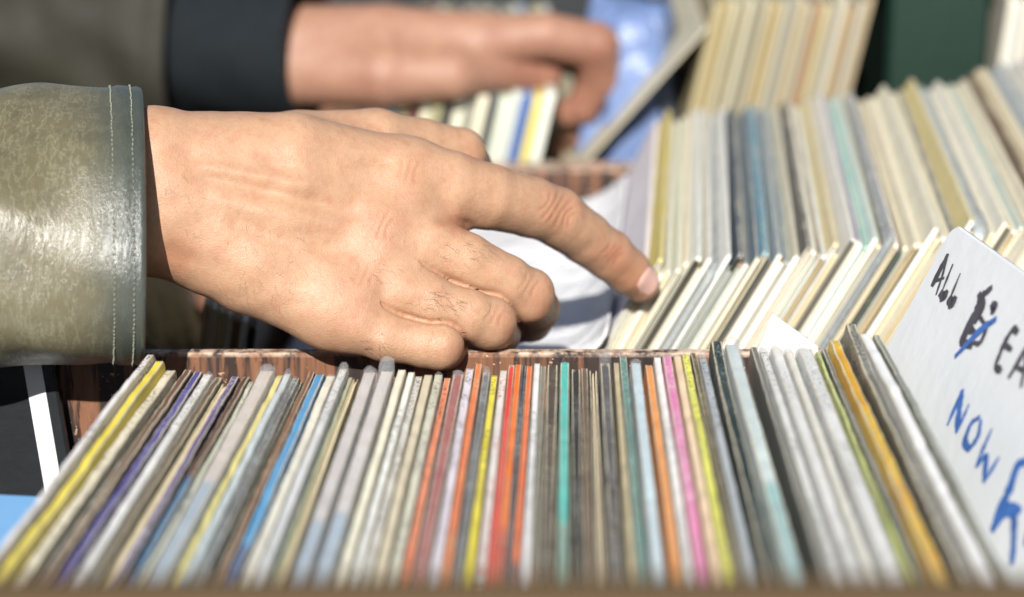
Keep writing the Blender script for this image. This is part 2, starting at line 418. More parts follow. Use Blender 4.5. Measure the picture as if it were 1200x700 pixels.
un = np.array([66, 86, 105, 170, 196, 225, 270, 317, 338, 360, 380, 432, 458, 487, 517, 546, 578, 620, 660, 715, 758, 808, 832, 872, 894, 925, 983, 1036, 1078, 1104, 1124.])
fit = np.polyfit(uf, un, 4)
recs = []
for i, (u, v, wd, nm, col, kind, c2, style) in enumerate(FRONT):
    D = .875 + rng.uniform(-.0025, .0025)
    Pf = px(u, v, D); Pn = pz(np.polyval(fit, u), 560, Pf[2])
    yaw = math.atan2(-(Pf[0]-Pn[0]), (Pf[1]-Pn[1]))
    recs.append(dict(name=nm, col=col, kind=kind, c2=c2, style=style, P=Pf, yaw=yaw, t=wd/3010., x=Pf[0]))
n = len(recs)
yf = np.polyfit([r['x'] for r in recs], [r['yaw'] for r in recs], 2)
for i, r in enumerate(recs):                          # neighbours stay parallel and never push into each other
    r['yaw'] = float(np.polyval(yf, r['x'])); r['lean'] = math.radians(-1.0 + 6.5*(i/(n-1))**1.6)
    r['xp'] = r['x']-r['P'][2]*math.tan(r['lean']); r['xq'] = r['xp'] + LREC*math.sin(r['yaw'])
for _ in range(40):
    for a, b in zip(recs, recs[1:]):
        gap = min(b['xp']-a['xp'], b['xq']-a['xq']); q = (a['t']+b['t'])/2
        if q > gap*.99: k = gap*.99/q; a['t'] *= k; b['t'] *= k
for i, r in enumerate(recs):
    lean = r['lean']
    H = (r['P'][2]-FR_FLOOR)/math.cos(lean)
    root = empty('record'); r['root'] = root
    place(root, r['P'], r['yaw'], lean, LREC, H)
    t = max(r['t'], .0012)
    st = r['style'] if r['style'] in ('text', 'band') else 'plain'
    if st == 'plain' and i % 3 != 1:                  # most spines carry small worn print
        st = 'text'; r['c2'] = tuple(int(c*.55) for c in r['col']) if sum(r['col']) > 420 else tuple(min(235, c+75) for c in r['col'])
    m = sleeve_mat(r['col'], st, r['c2'], gate=.12+.1*rng.random(), gloss=.32+.2*rng.random())
    edge = paper_mat((226, 216, 190))
    pk = {'peak': .004, 'tall': 0}.get(r['style'], 0)
    if r['kind'] == 'plastic':
        sleeve_mesh('sleeve', LREC-.004, H-.0012, t*.78, [m, edge], root, 'spine', .00035, seed=i, rc=.003).location = (0, .002, 0)
        film = plastic_mat((226, 230, 232), .2 if r['style'] != 'peak' else .12, .12)
        sleeve_mesh('plastic_sleeve', LREC, H, t*.97, [film], root, 'film', .0005, rc=.004, seed=i+400, peak=pk+(.005 if r['name'].startswith('dull') else .0008))
    elif r['kind'] == 'open':
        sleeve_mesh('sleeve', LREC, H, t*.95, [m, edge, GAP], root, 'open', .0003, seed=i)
    else:
        sleeve_mesh('sleeve', LREC, H, t*.89, [m, edge], root, 'spine', .00055, seed=i, rc=.003+.003*rng.random(), peak=pk)
        if rng.random() < .22 and t > .0026:
            sleeve_mesh('plastic_sleeve', LREC, H, t*.99, [plastic_mat((226, 230, 232), .16, .14)], root, 'film', .0005, rc=.006, seed=i+400, grow=.0012)
    if r['style'] == 'tall':                           # paper inner sleeve pulled up out of its cover, corner pointing up
        pts = [px(u_, v_, d_) for u_, v_, d_ in ((890, 432, .8745), (886, 414, .8745), (897, 388, .8755), (905, 367, .877), (922, 380, .879), (940, 392, .880), (958, 406, .8795), (962, 432, .879))]
        inv = root.matrix_world.inverted()
        V = [tuple(inv @ Vector(p)) for p in pts] + [tuple(inv @ (Vector(p)+Vector((0, .0006, .0001)))) for p in pts]
        k = len(pts); Fc = [tuple(range(k)), tuple(range(2*k-1, k-1, -1))]+[(a, k+a, k+(a+1) % k, (a+1) % k) for a in range(k)]
        mesh_obj('inner_sleeve', V, Fc, plastic_mat((238, 236, 234), .8, .3), root)
    tag(root, '', 'record', 'records packed in the front crate')
label_unique(recs, lambda r, l, nx: f"{r['name']} packed record " + (f"between {l} and {nx}" if l and nx else f"beside the {l or nx} one, ending the front row"))

# --- back crate, right-hand group: leaning about 30 degrees, cream opening edges towards us
BACK = [ (12, 'pale lilac', (228, 222, 228)), (10, 'straw yellow', (208, 190, 98)), (11, 'buff', (214, 206, 180)), (10, 'greyish cream', (216, 214, 198)),
 (10, 'pale green cream', (214, 216, 198)), (11, 'soft white', (226, 228, 220)), (9, 'warm white', (224, 220, 208)), (15, 'grey film wrapped', (160, 164, 166)),
 (9, 'slate grey', (104, 112, 120)), (9, 'blue charcoal', (72, 84, 94)), (8, 'dusty rust', (150, 106, 92)), (9, 'steel grey', (110, 124, 132)), (11, 'cerulean blue', (70, 138, 164)),
 (8, 'dark teal', (44, 78, 92)), (8, 'tan brown', (170, 134, 98)), (9, 'blue grey', (118, 140, 150)), (10, 'oatmeal', (206, 200, 178)), (11, 'bone white', (220, 218, 204)),
 (8, 'taupe', (150, 138, 122)), (10, 'sandy', (210, 194, 150)), (9, 'mushroom grey', (170, 162, 150)), (10, 'lilac speckled', (150, 142, 160)), (9, 'sea green', (140, 186, 176)),
 (10, 'pale mint', (196, 214, 206)), (13, 'dark film wrapped', (96, 100, 96)), (10, 'peat brown', (96, 86, 72)), (10, 'ecru', (214, 206, 184)), (10, 'light cream', (222, 216, 194)),
 (9, 'parchment', (216, 208, 182)), (10, 'vanilla', (224, 216, 186)), (10, 'wheat', (212, 196, 140)), (24, 'wide clear film wrapped', (196, 210, 218)), (10, 'linen', (216, 210, 190)),
 (10, 'pale straw', (220, 210, 176)), (10, 'eggshell', (222, 218, 200)), (10, 'putty', (206, 198, 176)), (10, 'antique white', (218, 210, 188)), (10, 'biscuit', (212, 198, 164)),
 (10, 'pale sand', (216, 206, 178)), (16, 'silver film wrapped', (180, 190, 194)), (10, 'light beige', (214, 206, 186)), (10, 'custard yellow', (222, 210, 144)), (10, 'off white', (222, 220, 208)),
 (12, 'milky film wrapped', (204, 212, 214)), (10, 'chalk', (224, 222, 212)), (10, 'pale buff', (216, 208, 184)), (10, 'ivory', (224, 218, 198)), (10, 'champagne', (220, 208, 176)), (10, 'flax', (214, 202, 160)) ]
_extra = [('almond', (222, 210, 184)), ('barley', (208, 192, 150)), ('cotton', (232, 230, 222)), ('dove grey', (112, 118, 122)), ('fog grey', (150, 160, 164)), ('ashen', (88, 86, 80)), ('misty', (208, 214, 212)),
          ('pearl', (228, 226, 218)), ('porcelain', (230, 232, 230)), ('sesame', (214, 200, 166)), ('seashell', (230, 220, 206)), ('tallow', (224, 216, 188)), ('vellum', (226, 218, 196)), ('wool', (218, 214, 200)),
          ('pumice', (134, 134, 128)), ('chamois', (214, 194, 146)), ('rice', (230, 226, 212)), ('mint grey', (186, 200, 192)), ('hazel', (104, 84, 62)), ('clay', (178, 154, 126))]
_pos = [5, 7, 10, 14, 18, 22, 25, 28, 30, 33, 35, 37, 39, 42, 44, 46, 49, 52, 55, 58]
for _i, _e in zip(_pos, _extra): BACK.insert(_i, (9, *_e))
LEAN2 = math.radians(29); YAW2 = -math.radians(4.3)
u = 758.; brecs = []
for i, (wd, nm, col) in enumerate(BACK):
    u += wd*.5*.86
    v = 312 - (u-765)*.102 - max(0, u-1060)*.08
    dh = rng.uniform(-.0055, .0045)                   # taller or shorter within its own plane
    Pn = px(u, v, 1.02) + np.array([math.sin(LEAN2)*dh, rng.uniform(-.003, .003), math.cos(LEAN2)*dh])
    brecs.append(dict(name=nm, col=col, P=Pn, wd=wd)); u += wd*.5*.86
EDGE_COLS = [(232, 226, 208), (224, 214, 186), (240, 238, 230), (212, 198, 164), (228, 222, 204), (218, 222, 212), (200, 184, 148), (236, 232, 216), (238, 236, 228), (206, 202, 186)]
for i, r in enumerate(brecs):
    t = r['wd']*.86/2620*math.cos(LEAN2)*.93
    lean = LEAN2 + math.radians(rng.uniform(-.03, .03)) - math.radians(max(0, 4-i)*.9); yaw = YAW2 + math.radians(rng.uniform(-.03, .03))
    Pn = r['P']; H = min((Pn[2]-BK_FLOOR)/math.cos(lean), .335)
    H = (Pn[2]-BK_FLOOR-.5*t*math.sin(lean)-.0005)/math.cos(lean)
    Rm = Matrix.Rotation(yaw, 4, 'Z') @ Matrix.Rotation(lean, 4, 'Y')
    top_far = Vector(Pn) + Rm @ Vector((0, .312, 0))
    root = empty('record'); r['root'] = root; place(root, top_far, yaw, lean, .312, H)
    kind = 'plastic' if 'film' in r['name'] else ('open' if rng.random() < .7 else 'spine')
    ec = rng.choice(EDGE_COLS) if 'charcoal' not in r['name'] and 'peat' not in r['name'] and 'dark film' not in r['name'] else (70, 74, 66)
    if i % 11 == 6: ec = (92, 88, 76)
    if r['name'] in ('grey film wrapped',): ec = (150, 152, 140)
    edge = paper_mat(ec); m = sleeve_mat(r['col'], 'text' if rng.random() < .0 else 'plain', tuple(min(240, x+40) for x in r['col']), gloss=.4)
    if kind == 'plastic':
        sleeve_mesh('sleeve', .309, H-.003, t*.7, [m, edge], root, 'spine', .0005, seed=900+i, near_mat=1).location = (0, .0015, 0)
        sleeve_mesh('plastic_sleeve', .312, H, t*.97, [plastic_mat((222, 230, 234), .34, .14)], root, 'film', .0006, rc=.008, seed=700+i, grow=.0015)
    else:
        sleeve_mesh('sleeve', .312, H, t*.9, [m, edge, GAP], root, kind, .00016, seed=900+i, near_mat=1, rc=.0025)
        if kind == 'open' and rng.random() < .55:
            sleeve_mesh('inner_sleeve', .300, H-.009, t*.3, [paper_mat(rng.choice(EDGE_COLS), 'inner_paper')], root, 'film', .0004, seed=1200+i, rc=.002).location = (rng.uniform(-.15, .15)*t, rng.uniform(-.0025, .004), 0)
    tag(root, '', 'record', 'records leaning in the crate behind')
label_unique(brecs, lambda r, l, nx: f"{r['name']} leaning record " + (f"between {l} and {nx}" if l and nx else f"next to the {l or nx} one, at the row's end"))

# --- back crate, left: a few cream sleeves under the wrist
lrecs = []
for i, (uu, nm, col) in enumerate([(243, 'beige edged', (206, 190, 146)), (252, 'cream edged', (226, 218, 188)), (261, 'sand edged', (214, 200, 160)), (270, 'ivory edged', (228, 222, 200)), (279, 'brown edged', (150, 122, 84)), (288, 'white edged', (236, 234, 226)), (298, 'dark edged', (60, 52, 44))]):
    Pn = px(uu, 352+4*i, 1.03); lean = math.radians(9); H = (Pn[2]-BK_FLOOR-.001)/math.cos(lean)
    root = empty('record'); place(root, Vector(Pn)+Vector((0, .31, 0)), 0, lean, .31, H)
    sleeve_mesh('sleeve', .31, H, .0029, [sleeve_mat(col, 'plain'), paper_mat(col)], root, 'open', .0005, seed=60+i, near_mat=1)
    tag(root, '', 'record', 'records under the wrist'); lrecs.append(dict(name=nm, root=root))
label_unique(lrecs, lambda r, l, nx: f"{r['name']} record standing under the bare wrist, " + (f"between the {l} and {nx} ones" if l and nx else f"beside the {l or nx} one"))

# --- white sleeve lying in the gap of the back crate
root = empty('white_sleeve', (.0, 1.18, -.09))
def bent_sheet():
    # cross-section: lies on the face of the first leaning record, then bends over towards the left
    ny, nx = 40, 36; V = []; L_ = .312
    r_ = np.random.default_rng(4)
    for j in range(ny):
        fy = j/(ny-1); y = 1.010+L_*fy
        top = Vector(brecs[0]['P']); xr = top.x + (y-top.y)*math.tan(-YAW2)
        for i in range(nx):
            q = i/(nx-1)*.175                       # distance from the upper right edge
            cut = .012*max(0, (fy-.90)/.10)**2 + .002*max(0, (.03-fy)/.03)
            q = cut + q*(1-cut/.175)
            a = math.radians(27) + math.radians(50)*min(1, max(0, (q-.004)/.03))
            # integrate the bend
            n_ = 14; x, z = 0., 0.
            for k in range(n_):
                qq = q*(k+.5)/n_; al = math.radians(29)+math.radians(50)*min(1, max(0, (qq-.004)/.03))
                x -= math.sin(al)*q/n_; z -= math.cos(al)*q/n_
            wob = .0012*math.sin(9*fy+30*q)+.0008*math.sin(21*fy-60*q+2)
            V.append((xr-.0034-.53*.024+x, y, top.z-.024+z+wob*min(1, q/.03)+.0016))
    n = len(V); V += [(x+.0006, y, z-.0009) for x, y, z in V]
    Fc = []
    for j in range(ny-1):
        for i in range(nx-1):
            a = j*nx+i; Fc.append((a, a+nx, a+nx+1, a+1)); Fc.append((n+a, n+a+1, n+a+nx+1, n+a+nx))
    rim = [i for i in range(nx)] + [j*nx+nx-1 for j in range(1, ny)] + [(ny-1)*nx+i for i in range(nx-2, -1, -1)] + [j*nx for j in range(ny-2, 0, -1)]
    for a, b in zip(rim, rim[1:]+rim[:1]): Fc.append((a, b, n+b, n+a))
    O = np.array(root.location)
    b = NB('white_paper'); v = b.coord(); cr = b.noise(v, 26, 5, .6)
    b.set(Base_Color=b.mix(cr, (.74, .74, .745), (.84, .84, .84)), Roughness=.55); b.bump(b.math('ADD', cr, b.math('MULTIPLY', b.noise(v, 300, 3), .1)), .9, .012)
    mesh_obj('sleeve', np.array(V)-O, Fc, b.m, root, smooth=True)
bent_sheet()
tag(root, 'plain white paper sleeve lying slanted beneath the pointing index finger', 'sleeve')

# --- black sleeve with a white stripe at the left end of the front crate, and light blue box
root = empty('striped_board', (-.215, .916, FR_FLOOR))
a_ = math.radians(6)
def brd(u0, u1, w0, w1, y0, y1, nm, m, bv):
    V, Fc = box_data(u0, u1, y0, y1, w0, w1, bv)
    V = [(x-.0*z+math.sin(-a_)*(z-.30)*1.0, y, z) for x, y, z in V]
    return mesh_obj(nm, V, Fc, m, root)
# local x from the root; sheared a little: the board stands askew against the rear wall
brd(-.036, .0315, .012, .31, -.006, -.001, 'board', plain_mat('black_card', (40, 43, 46), .4, 25, .3), .001)
brd(.0195, .0268, .0125, .3095, -.0068, -.0061, 'white_stripe', plain_mat('white_stripe', (240, 240, 238), .5, 30, .04), .0002)
tag(root, 'black board with a white stripe standing against the wood print wall', 'board')
def blue_box():
    r = empty('blue_box', (-.158, .805, FR_FLOOR)); m = plain_mat('blue_card', (128, 182, 232), .45, 14, .06)
    r.rotation_euler = (0, 0, -math.radians(7.2))
    V, Fc = box_data(-.052, -.0005, -.225, 0, 0, .278, .002); mesh_obj('body', V, Fc, m, r)
    V, Fc = box_data(-.053, .0002, -.226, .001, .2785, .2905, .002); mesh_obj('lid', V, Fc, m, r)
    tag(r, 'light blue cardboard box beside the scuffed white record', 'box')
blue_box()

# ------------------------------------------------------------------ price card
def price_card():
    far_top = px(1117, 264, .905); far_low = px(1037, 400, .905); near_top = pz(1200, 323, far_top[2]+.0)
    dv = far_top-far_low; dv /= np.linalg.norm(dv)
    du = near_top-far_top; du[2] = 0; du /= np.linalg.norm(du)
    nrm = np.cross(du, dv); nrm /= np.linalg.norm(nrm)
    if nrm[0] > 0: nrm = -nrm
    dv = np.cross(nrm, du); dv /= np.linalg.norm(dv)
    if dv[2] < 0: dv = -dv
    root = empty('price_card', tuple(far_top - dv*.3))
    Wd, Hh, rc, t = .30, .34, .006, .0035
    out = []
    for cx, cy, a0 in ((Wd-rc, rc, -90), (Wd-rc, Hh-rc, 0), (rc, Hh-rc, 90), (rc, rc, 180)):
        for k in range(6):
            a = math.radians(a0+90*k/5); out.append((cx+rc*math.cos(a), cy+rc*math.sin(a)))
    O = np.array(root.location)
    def w(a, b, h): return far_top + du*(a-.001) + dv*(b-Hh+.001) + nrm*h - O
    k = len(out); V = []
    for ins, h in ((.0008, 0), (0, -.0008), (0, -t+.0008), (.0008, -t)):
        for a, b in out:
            ca, cb = Wd/2, Hh/2
            V.append(w(ca+(a-ca)*(1-ins/ca), cb+(b-cb)*(1-ins/cb), h))
    Fc = [tuple(range(k)), tuple(range(4*k-1, 3*k-1, -1))]
    for j in range(3): Fc += [(j*k+i, (j+1)*k+i, (j+1)*k+(i+1) % k, j*k+(i+1) % k) for i in range(k)]
    Fc = fix_normals(V, Fc)
    m = plain_mat('white_plastic_card', (230, 233, 235), .42, 22, .09, .0005); me = plain_mat('card_back', (150, 150, 140), .5)
    mesh_obj('card', V, Fc, [m, me], root, midx=[0, 1]+[0]*k+[1]*(2*k))
    def hit(u, v):
        d = ray(u, v); o = np.array([0, 0, CAMH]); t_ = np.dot(far_top-o, nrm)/np.dot(d, nrm); return o+d*t_
    ink = plain_mat('black_marker', (78, 76, 84), .6, 160, .8); bink = plain_mat('blue_marker', (66, 112, 184), .5, 160, .6)
    def word(name, strokes, mat, lift):
        V = []; Fc = []
        for si, (wd, pts) in enumerate(strokes):
            P = np.array([hit(*p) for p in pts])
            # resample and soften
            T = np.linspace(0, len(P)-1, (len(P)-1)*5+1); Q = np.stack([np.interp(T, range(len(P)), P[:, c]) for c in range(3)], 1)
            for _ in range(2): Q[1:-1] = (Q[:-2]+2*Q[1:-1]+Q[2:])/4
            tg = np.gradient(Q, axis=0); tg /= np.linalg.norm(tg, axis=1)[:, None]+1e-9
            sd = np.cross(tg, nrm); b0 = len(V); m_ = len(Q)
            for i in range(m_):
                f = .55+.45*math.sin(math.pi*(i+.6)/(m_+.2)); h = wd/2*.82*f*(1+.22*rng.uniform(-1, 1))
                off = nrm*(lift+.00004*si)
                V += [Q[i]-sd[i]*h+off-O, Q[i]+sd[i]*h+off-O]
            Fc += [(b0+2*i, b0+2*i+1, b0+2*i+3, b0+2*i+2) for i in range(m_-1)]
        mesh_obj(name, V, Fc, mat, root)
    word('lettering', [(.0045, [(1093, 336), (1103, 316), (1112, 298)]), (.0022, [(1112, 298), (1106, 322), (1098, 346)]), (.0016, [(1097, 330), (1108, 326)]),
         (.0020, [(1118, 310), (1110, 330), (1104, 345)]), (.0055, [(1103, 343), (1107, 349), (1112, 341)]),
         (.0020, [(1127, 321), (1119, 340), (1114, 353)]), (.0055, [(1113, 350), (1117, 357), (1122, 348)])], ink, .0004)
    word('lettering', [(.0060, [(1164, 337), (1151, 348), (1146, 366), (1134, 386), (1128, 402), (1141, 406)]), (.0055, [(1148, 344), (1153, 358), (1143, 380)]),
         (.0050, [(1163, 356), (1168, 362), (1162, 366)]), (.0040, [(1133, 384), (1144, 390)]), (.0030, [(1150, 372), (1158, 385), (1150, 404), (1142, 402)])], ink, .0004)
    word('lettering', [(.0042, [(1170, 374), (1150, 388), (1121, 419)])], bink, .0008)
    word('lettering', [(.0036, [(1189, 384), (1178, 402), (1167, 430)]), (.0036, [(1188, 384), (1194, 391)]), (.0032, [(1178, 404), (1187, 411)]), (.0036, [(1167, 430), (1175, 436)]),
         (.0034, [(1206, 404), (1193, 428), (1183, 444)]), (.0030, [(1206, 404), (1203, 430), (1198, 455)]), (.0024, [(1192, 430), (1203, 436)]),
         (.0034, [(1230, 424), (1216, 440), (1210, 460), (1220, 470)]), (.0034, [(1246, 436), (1226, 480)]), (.0034, [(1262, 450), (1242, 496)]), (.003, [(1237, 456), (1254, 472)])], ink, .0004)
    word('lettering', [(.0030, [(1111, 499), (1122, 474), (1129, 457)]), (.0042, [(1129, 457), (1125, 482), (1122, 508)]), (.0022, [(1122, 508), (1130, 490), (1137, 474)]),
         (.0036, [(1150, 489), (1139, 496), (1131, 518), (1137, 528), (1148, 512), (1151, 492)]),
         (.0028, [(1164, 503), (1152, 530), (1145, 548)]), (.0028, [(1145, 548), (1157, 533)]), (.0034, [(1158, 532), (1155, 566)]), (.0024, [(1155, 566), (1173, 536)])], bink, .0004)
    word('lettering', [(.0060, [(1206, 540), (1193, 545), (1184, 575), (1170, 604), (1164, 624)]), (.0046, [(1164, 624), (1180, 600), (1190, 602), (1189, 640), (1187, 662)]),
         (.0046, [(1172, 590), (1198, 600)]), (.0060, [(1226, 575), (1204, 640)])], bink, .0004)
    tag(root, 'white price card with black and blue handwriting beside the packed records', 'price card')
price_card()

# ------------------------------------------------------------------ third row of crates and things behind
def far_row(spec, D, L, v_top, lean_deg, floor, fmt, group, grow=.0):
    rs = []; lean = math.radians(lean_deg)
    for i, (u, wd, nm, col) in enumerate(spec):
        dh = rng.uniform(-.003, .003); Pn = px(u, v_top, D) + np.array([math.sin(lean)*dh, rng.uniform(-.004, .004), math.cos(lean)*dh])
        H = (Pn[2]-floor-.001)/math.cos(lean)
        root = empty('record'); R = Matrix.Rotation(lean, 4, 'Y')
        place(root, Vector(Pn)+Vector((0, L, 0)), 0, lean, L, H)
        t = wd/1930*math.cos(lean)*.94
        sleeve_mesh('sleeve', L, H, t, [sleeve_mat(col, 'plain'), paper_mat(col)], root, 'spine', .0006, seed=1500+i, near_mat=1)
        tag(root, '', 'record', group); rs.append(dict(name=nm, root=root))
    label_unique(rs, fmt)
    return rs
spec = []; u = 465
for nm, col in [('teal edged', (120, 150, 160)), ('tan edged', (196, 182, 140)), ('dark red edged', (92, 50, 46)), ('cream edged', (214, 208, 180)), ('olive edged', (150, 146, 112)), ('near black edged', (52, 50, 46)),
                ('pale cream edged', (220, 216, 192)), ('grey edged', (140, 140, 126)), ('oat edged', (214, 208, 182)), ('charcoal edged', (70, 72, 70)), ('pale green edged', (202, 208, 188)), ('light grey edged', (192, 196, 188)),
                ('royal blue edged', (68, 100, 156)), ('yellow edged', (206, 190, 108)), ('pale grey edged', (214, 216, 204))]:
    spec.append((u, 12.6, nm, col)); u += 12.9
far_row(spec, 1.40, .31, 110, 13, TH_FLOOR, lambda r, l, nx: f"{r['name']} record in the held bundle " + (f"between {l} and {nx}" if l and nx else f"beside the {l or nx} one"), 'records held by the far hand')
TALL = [('tan', (196, 180, 138)), ('ochre', (186, 166, 118)), ('cream', (202, 192, 158)), ('khaki', (166, 156, 122)), ('ivory', (206, 198, 170)), ('drab', (154, 148, 124)), ('sandy', (192, 182, 150)),
        ('mustard', (182, 158, 98)), ('oat', (198, 188, 158)), ('stone', (172, 168, 152)), ('buff', (196, 178, 140)), ('putty', (180, 172, 148)), ('rusty', (176, 140, 104)), ('flax', (200, 186, 142)),
        ('greige', (170, 162, 142)), ('bone', (204, 198, 178)), ('camel', (178, 150, 108)), ('linen', (196, 188, 166)), ('fawn', (176, 158, 124))]
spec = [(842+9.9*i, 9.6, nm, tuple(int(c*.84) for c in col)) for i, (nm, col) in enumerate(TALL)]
far_row(spec, 1.41, .31, 2, 12, TH_FLOOR, lambda r, l, nx: f"{r['name']} record in the tall row behind, " + (f"between {l} and {nx}" if l and nx else f"beside the {l or nx} one, ending it"), 'tall tan records behind')
far_row([(832, 5, 'leaning', (188, 180, 156))], 1.40, .29, 28, 41, TH_FLOOR, lambda r, l, nx: "single tan record tilted steeply apart from the tall row behind", 'tall tan records behind')
spec = [(1186+i*11, 10.5, ['cream', 'silver grey', 'ivory'][i], [(206, 200, 184), (190, 190, 186), (212, 206, 190)][i]) for i in range(3)]
far_row(spec, 1.41, .31, 0, 6, TH_FLOOR, lambda r, l, nx: f"{r['name']} record standing behind, on the outer side of the green box", 'pale records behind the green box')

def simple_box(name, x0, x1, y0, y1, z0, z1, m, label, cat, lid=True):
    r = empty(name, ((x0+x1)/2, (y0+y1)/2, z0))
    V, Fc = box_data(x0, x1, y0, y1, z0, z1-.02, .003); child_world('body', V, Fc, m, r)
    V, Fc = box_data(x0-.004, x1+.004, y0-.004, y1+.004, z1-.0195, z1, .003); child_world('lid', V, Fc, m, r)
    return tag(r, label, cat)
gx0, gx1 = px(1032, 60, 1.42)[0], px(1166, 60, 1.42)[0]
simple_box('green_box', gx0+.004, gx1-.004, 1.42, 1.70, TH_FLOOR+.001, .075, plain_mat('green_plastic', (14, 44, 33), .5, 12, .3), 'dark green box standing between two groups of pale records', 'box')
# blue carrier bag slumped in the far crate
def blue_bag():
    c0 = px(733, 60, 1.42); r = empty('carrier_bag', (c0[0], 1.47, TH_FLOOR))
    V = []; nu, nv = 30, 22; Fc = []
    for j in range(nv):
        f = j/(nv-1); z = TH_FLOOR + .001 + f*(c0[2]+.02-TH_FLOOR)
        for i in range(nu):
            a = 2*math.pi*i/nu; k = 1-.45*f**2
            x = c0[0]-.005+.040*k*math.copysign(abs(math.cos(a))**.7, math.cos(a)) + .012*f
            y = 1.475+.072*k*math.copysign(abs(math.sin(a))**.7, math.sin(a))
            s = .0045*math.sin(7*a+5*f)+.003*math.sin(11*a-9*f+1)
            V.append((x+s, y+s*1.3, z+.004*math.sin(5*a)*f))
    for j in range(nv-1):
        Fc += [(j*nu+i, j*nu+(i+1) % nu, (j+1)*nu+(i+1) % nu, (j+1)*nu+i) for i in range(nu)]
    Fc += [tuple(range(nu))[::-1], tuple((nv-1)*nu+i for i in range(nu))]
    b = NB('blue_film'); v = b.coord(); b.set(Base_Color=b.mix(b.noise(v, 20, 3), rgb(84, 104, 146), rgb(122, 142, 182)), Roughness=.35); b.bump(b.noise(v, 45, 4), .7, .006)
    child_world('bag', V, Fc, b.m, r, smooth=True)
    tag(r, 'crumpled blue plastic bag between the held records and the tilted one', 'bag')
blue_bag()

def shade_filler():  # black mass added where the crate interior is only dark with shadow
    r = empty('shade_mass', (-.232, 1.15, BK_FLOOR)); V = []; nu, nv = 40, 26; Fc = []
    for j in range(nv):
        f = j/(nv-1); z = BK_FLOOR+.001+f*.285; k = math.sqrt(max(.02, 1-max(0, (f-.55)/.46)**2))
        for i in range(nu):
            a = 2*math.pi*i/nu; s_ = .004*math.sin(9*a+7*f)+.003*math.sin(15*a-13*f+1)+.002*math.sin(23*a+21*f)
            V.append((-.240+(.078+s_)*k*math.copysign(abs(math.cos(a))**.6, math.cos(a)), 1.15+(.125+s_)*k*math.copysign(abs(math.sin(a))**.6, math.sin(a)), z+.003*math.sin(6*a+4*f)))
    for j in range(nv-1): Fc += [(j*nu+i, j*nu+(i+1) % nu, (j+1)*nu+(i+1) % nu, (j+1)*nu+i) for i in range(nu)]
    Fc += [tuple(range(nu))[::-1], tuple((nv-1)*nu+i for i in range(nu))]
    b = NB('shade_black'); v = b.coord(); b.set(Base_Color=(.012, .014, .015), Roughness=.32); b.bump(b.noise(v, 60, 5, .6), .8, .006)
    child_world('bag', V, Fc, b.m, r, smooth=True)  # body of the added mass that stands in for shade
    tag(r, 'crumpled black mass added for the shaded crate interior under the leather cuff', 'bag')
shade_filler()

